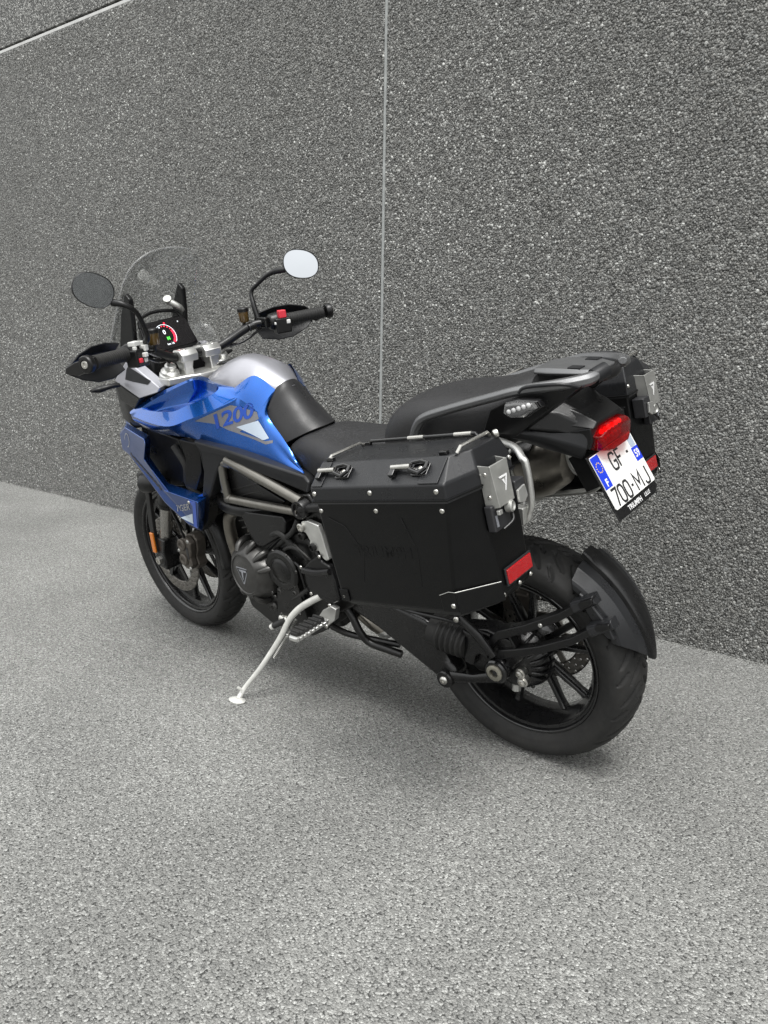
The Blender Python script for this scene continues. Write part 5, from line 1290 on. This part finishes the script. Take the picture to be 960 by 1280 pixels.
for s in (1, -1):
    def flank(t):
        w = .030 * (1 - .55 * smoothstep(.55, 1.0, t)); e = .097 - .012 * t
        return [(s * y, r) for y, r in ((w, .362), (w + (e - w) * .45, .357), (w + (e - w) * .52, .354), (e - .004, .341), (e, .334), (e, .322))]
    obj("mudguard_flank", hug_shell(flank, [120.5, 120.8, 121, 122.5, 123.5, 125.5], [167.5, 163, 162, 157, 156, 154.5]), "hugger_grey", hug, solid=.004, bevel=.0015, ang=18)
    if s > 0:
        pl_ = [(.333, 128.5), (.336, 133), (.336, 146), (.332, 152), (.316, 150.5), (.306, 146), (.306, 138), (.318, 131)]
        obj("mudguard_side", loft([[(RC[0] + (.321 + (r - .321) * k) * math.cos(math.radians(a)), yy, RC[2] + (.321 + (r - .321) * k) * math.sin(math.radians(a))) for r, a in pl_] for yy, k in ((.090, 1.0), (.100, 1.0), (.104, .8))]), "hugger_grey", hug, bevel=.002)
arm = obj("mudguard_arm", geo(loft([[(x, y, z + d) for y, d in ((.100, -w), (.100, w), (.128, w * .8), (.128, -w * .8))] for x, z, w in ((.060, .362, .020), (.020, .412, .018), (-.06, .452, .016), (-.16, .512, .015), (-.222, .560, .015), (-.250, .575, .012))]),
                              loft([[(x, y, z + d) for y, d in ((.100, -w), (.100, w), (.128, w * .8), (.128, -w * .8))] for x, z, w in ((.030, .350, .018), (-.03, .372, .016), (-.10, .402, .015), (-.19, .452, .014), (-.262, .508, .014), (-.292, .520, .010))]),
                              loft([[(x, y, z + d) for y, d in ((.102, -w), (.102, w), (.126, w * .8), (.126, -w * .8))] for x, z, w in ((-.005, .425, .010), (-.03, .385, .010))])), "black_plastic", bike, bevel=.004)
for p0, p1 in (((-.200, .548), (-.252, .577)), ((-.240, .494), (-.296, .523))):
    a, b = Vector((p0[0], 0, p0[1])), Vector((p1[0], 0, p1[1])); d = (b - a).normalized(); nn = Vector((-d.z, 0, d.x)) * .015
    obj("arm_end", loft([[a + nn * k + Vector((0, y, 0)), b + nn * k * .8 + Vector((0, y - .012, 0)), b - nn * k * .8 + Vector((0, y - .012, 0)), a - nn * k + Vector((0, y, 0))] for y, k in ((.1005, 1.05), (.127, 1.0), (.132, .6))]), "hugger_grey", arm, bevel=.002)
bolt((-.11, .129, .478), (0, 1, 0), .006, arm, "brushed_steel")
obj("rear_caliper", box((.085, -.095, .40), (.09, .06, .07)), "caliper", bike, bevel=.01)
obj("rear_inner_fender", arch(RC, 15, 70, 14, [(.09, .345), (.07, .358), (0, .365), (-.07, .358), (-.09, .345)]), "black_plastic", bike, solid=.004, ang=50)
obj("rear_shock", geo(cyl((.40, 0, .50), (.30, 0, .78), .022), *[lathe([(-.006, .036), (0, .044), (.006, .036)], (.38 - .008 * i, 0, .56 + .0225 * i), (-.33, 0, .94), 20) for i in range(8)]), "engine_black", bike)

# ---- footrests, side stand, brackets
for s in (1, -1):
    S = lambda p: (p[0], p[1] * s, p[2])
    brk = obj("footrest_hanger", prism([S(q) for q in ((0.6448, 0.1900, 0.6453), (0.6278, 0.1900, 0.6609), (0.6033, 0.1900, 0.6675), (0.5630, 0.1900, 0.6592), (0.5537, 0.1900, 0.6282), (0.5482, 0.1900, 0.5938), (0.5404, 0.1900, 0.5544), (0.5516, 0.1900, 0.5470), (0.5634, 0.1900, 0.5524), (0.5779, 0.1900, 0.5753), (0.6025, 0.1900, 0.5680), (0.6162, 0.1900, 0.5809), (0.6079, 0.1900, 0.6031), (0.6197, 0.1900, 0.6241), (0.6386, 0.1900, 0.6284))], (0, -.018 * s, 0)), "alloy", bike, bevel=.004, seg=3)
    for q in ((0.6327, 0.1910, 0.6427), (0.6354, 0.1900, 0.6136), (0.5961, 0.1910, 0.5851)):
        obj("hanger_bolt", lathe([(-.012, .013), (.006, .013), (.008, .009), (.003, .008), (.003, 0)], S(q), (0, s, 0), 20), "steel" if q[2] > .62 else "engine_black", brk)
    hg = obj("heel_guard", prism([S(q) for q in ((0.6556, 0.1950, 0.5041), (0.6257, 0.1950, 0.5315), (0.5788, 0.1950, 0.5644), (0.5698, 0.1950, 0.5455), (0.5395, 0.1950, 0.5362), (0.5234, 0.1980, 0.4918), (0.5172, 0.1980, 0.4276), (0.5607, 0.1950, 0.4021), (0.6007, 0.1950, 0.4167), (0.6396, 0.1950, 0.4238), (0.6482, 0.1950, 0.4464))], (0, -.022 * s, 0)), "black_plastic", bike, bevel=.006, seg=3)
    obj("guard_rib", tube([S((0.6510, 0.1970, 0.5006)), S((0.5931, 0.2000, 0.5064)), S((0.5347, 0.2000, 0.5214))], .010, 10, curve=4), "black_plastic", hg)
    for q in ((0.5709, 0.1970, 0.5617), (0.6349, 0.1960, 0.4254), (0.6603, 0.1960, 0.5089)): bolt(S(q), (0, s, 0), .006, hg)
    pg = obj("footrest", geo(loft([[Vector(S((.612, .318, .342))).lerp(Vector(S((.566, .222, .372))), t) + Vector((dx * k, 0, dz)) for dx, dz in ((-.022, -.010), (.022, -.010), (.024, .002), (-.024, .002))] for t, k in ((-.02, .6), (.10, 1), (.9, 1), (1.0, .8))]),
                             prism([S(q) for q in ((0.6291, 0.2050, 0.3348), (0.5881, 0.2050, 0.3840), (0.5504, 0.2050, 0.4069), (0.5288, 0.2050, 0.4015), (0.5436, 0.2050, 0.3599), (0.5833, 0.2050, 0.3275), (0.6022, 0.2050, 0.3335))], (0, -.02 * s, 0))), "alloy", bike, bevel=.003)
    obj("footrest_rubber", geo(loft([[Vector(S((.614, .312, .342))).lerp(Vector(S((.572, .232, .370))), t) + Vector((dx * k, 0, dz)) for dx, dz in ((-.021, .001), (.021, .001), (.019, .014), (-.019, .014))] for t, k in ((0, .7), (.12, 1), (.95, 1), (1, .9))]),
                               *[box(Vector(S((.614, .312, .357))).lerp(Vector(S((.572, .232, .385))), (i + .5) / 6), (.040, .008, .008)) for i in range(6)]), "rubber", pg, bevel=.003)
    f0, f1 = Vector(S((.614, .322, .338))), Vector(S((.570, .226, .368)))
    obj("footrest_teeth", geo(*[box(f0.lerp(f1, (i + .5) / 8) + Vector((dx, 0, .004)), (.006, .006, .012)) for i in range(8) for dx in (-.024, .024)], *[box(f0.lerp(f1, .5) + Vector((dx, 0, -.004)), (.005, .104, .010), Matrix.Rotation(math.atan2((f1 - f0).x * s * -1, abs((f1 - f0).y)), 3, 'Z') @ Matrix.Rotation(0, 3, 'X')) for dx in ()]), "alloy", pg, bevel=.0015)
    obj("footrest_tip", tube([S((0.6051, 0.3100, 0.3280)), S((0.5994, 0.3000, 0.3378))], .004, 8), "alloy", pg)
    for q in ((0.5816, 0.2060, 0.3312), (0.5587, 0.2000, 0.4050)): bolt(S(q), (0, s, 0), .007, pg)
stand = obj("side_stand", tube([(0.6050, 0.1900, 0.4187), (0.6346, 0.2050, 0.4026), (0.6741, 0.2200, 0.3755), (0.7077, 0.2370, 0.3392), (0.7361, 0.2570, 0.2852), (0.7601, 0.2750, 0.2449), (0.8021, 0.3150, 0.1755), (0.8460, 0.3560, 0.1137), (.845, .388, .094)], [.0105, .0110, .0108, .0098, .0090, .0086, .0082, .0080, .0080], 16, curve=6, flat=(1, .8)), "stand_paint", bike)
obj("stand_foot", [(p[0], p[1], p[2]) for p in ()] and None or xform(lathe([(0, .0), (0, .024), (.006, .026), (.010, .020), (.016, .012), (.016, 0)], (0, 0, 0), (0, 0, 1), 28), Matrix.Translation((.850, .392, .0845)) @ Matrix.Rotation(LEAN, 4, 'X') @ Matrix.Diagonal((1.25, .85, .8, 1.0))), "stand_paint", stand)
obj("stand_tang", tube([(0.8418, 0.3720, 0.1187), (0.8485, 0.3800, 0.1303)], [.005, .004], 10), "stand_paint", stand)
obj("stand_lever", tube([(0.7238, 0.2400, 0.3337), (0.7641, 0.2620, 0.3117)], [.0095, .0095], 14), "rubber", stand)
obj("stand_lever_end", tube([(0.7611, 0.2610, 0.3134), (0.7702, 0.2640, 0.3083)], [.0102, .009], 14), "stand_paint", stand)
obj("stand_clamp", geo(tube([(0.7495, 0.2330, 0.3320), (0.7154, 0.2350, 0.3305)], .013, 12), tube([(0.7310, 0.2300, 0.3466), (0.7377, 0.2380, 0.3148)], .010, 12)), "steel", stand)
obj("stand_spring", geo(*[lathe([(-.0013, .005), (.0, .0065), (.0013, .005)], Vector((0.7049, 0.2150, 0.3258)).lerp(Vector((0.7576, 0.2850, 0.2133)), i / 30), (-.3, -.3, .4), 10) for i in range(31)]), "brushed_steel", stand)
obj("belly_rail", geo(tube([(0.5543, 0.1500, 0.3949), (0.5232, 0.1500, 0.3534), (0.4999, 0.1500, 0.3044), (0.4763, 0.1400, 0.2695), (0.4144, 0.1300, 0.2568), (0.3717, 0.1200, 0.2472)], .012, 12, curve=6), tube([(0.6074, 0.1600, 0.3003), (0.5526, 0.1500, 0.2844), (0.4904, 0.1300, 0.2741), (0.3912, 0.1000, 0.2636)], .010, 12, curve=6)), "engine_black", bike)
obj("link_pipe", geo(tube([(.70, -.03, .25), (.56, .02, .27), (.50, .06, .33), (.42, .04, .36), (.36, -.08, .45), (.42, -.18, .58), (.46, -.2, .60)], .025, 16, curve=7)), "exhaust", bike)
cat = obj("exhaust_collector", tube([(0.5320, 0.1000, 0.3312), (0.4937, 0.0900, 0.3025), (0.4613, 0.0800, 0.2779)], [.018, .022, .020], 16, curve=4), "exhaust", bike)
obj("collector_clamp", geo(tube([(0.4655, 0.0840, 0.2901), (0.4584, 0.0800, 0.2759)], .025, 16), prism([(0.4579, 0.1000, 0.2754), (0.4103, 0.1000, 0.2997), (0.4222, 0.1000, 0.2826), (0.4470, 0.1000, 0.2645)], (0, -.01, 0))), "alloy", cat)
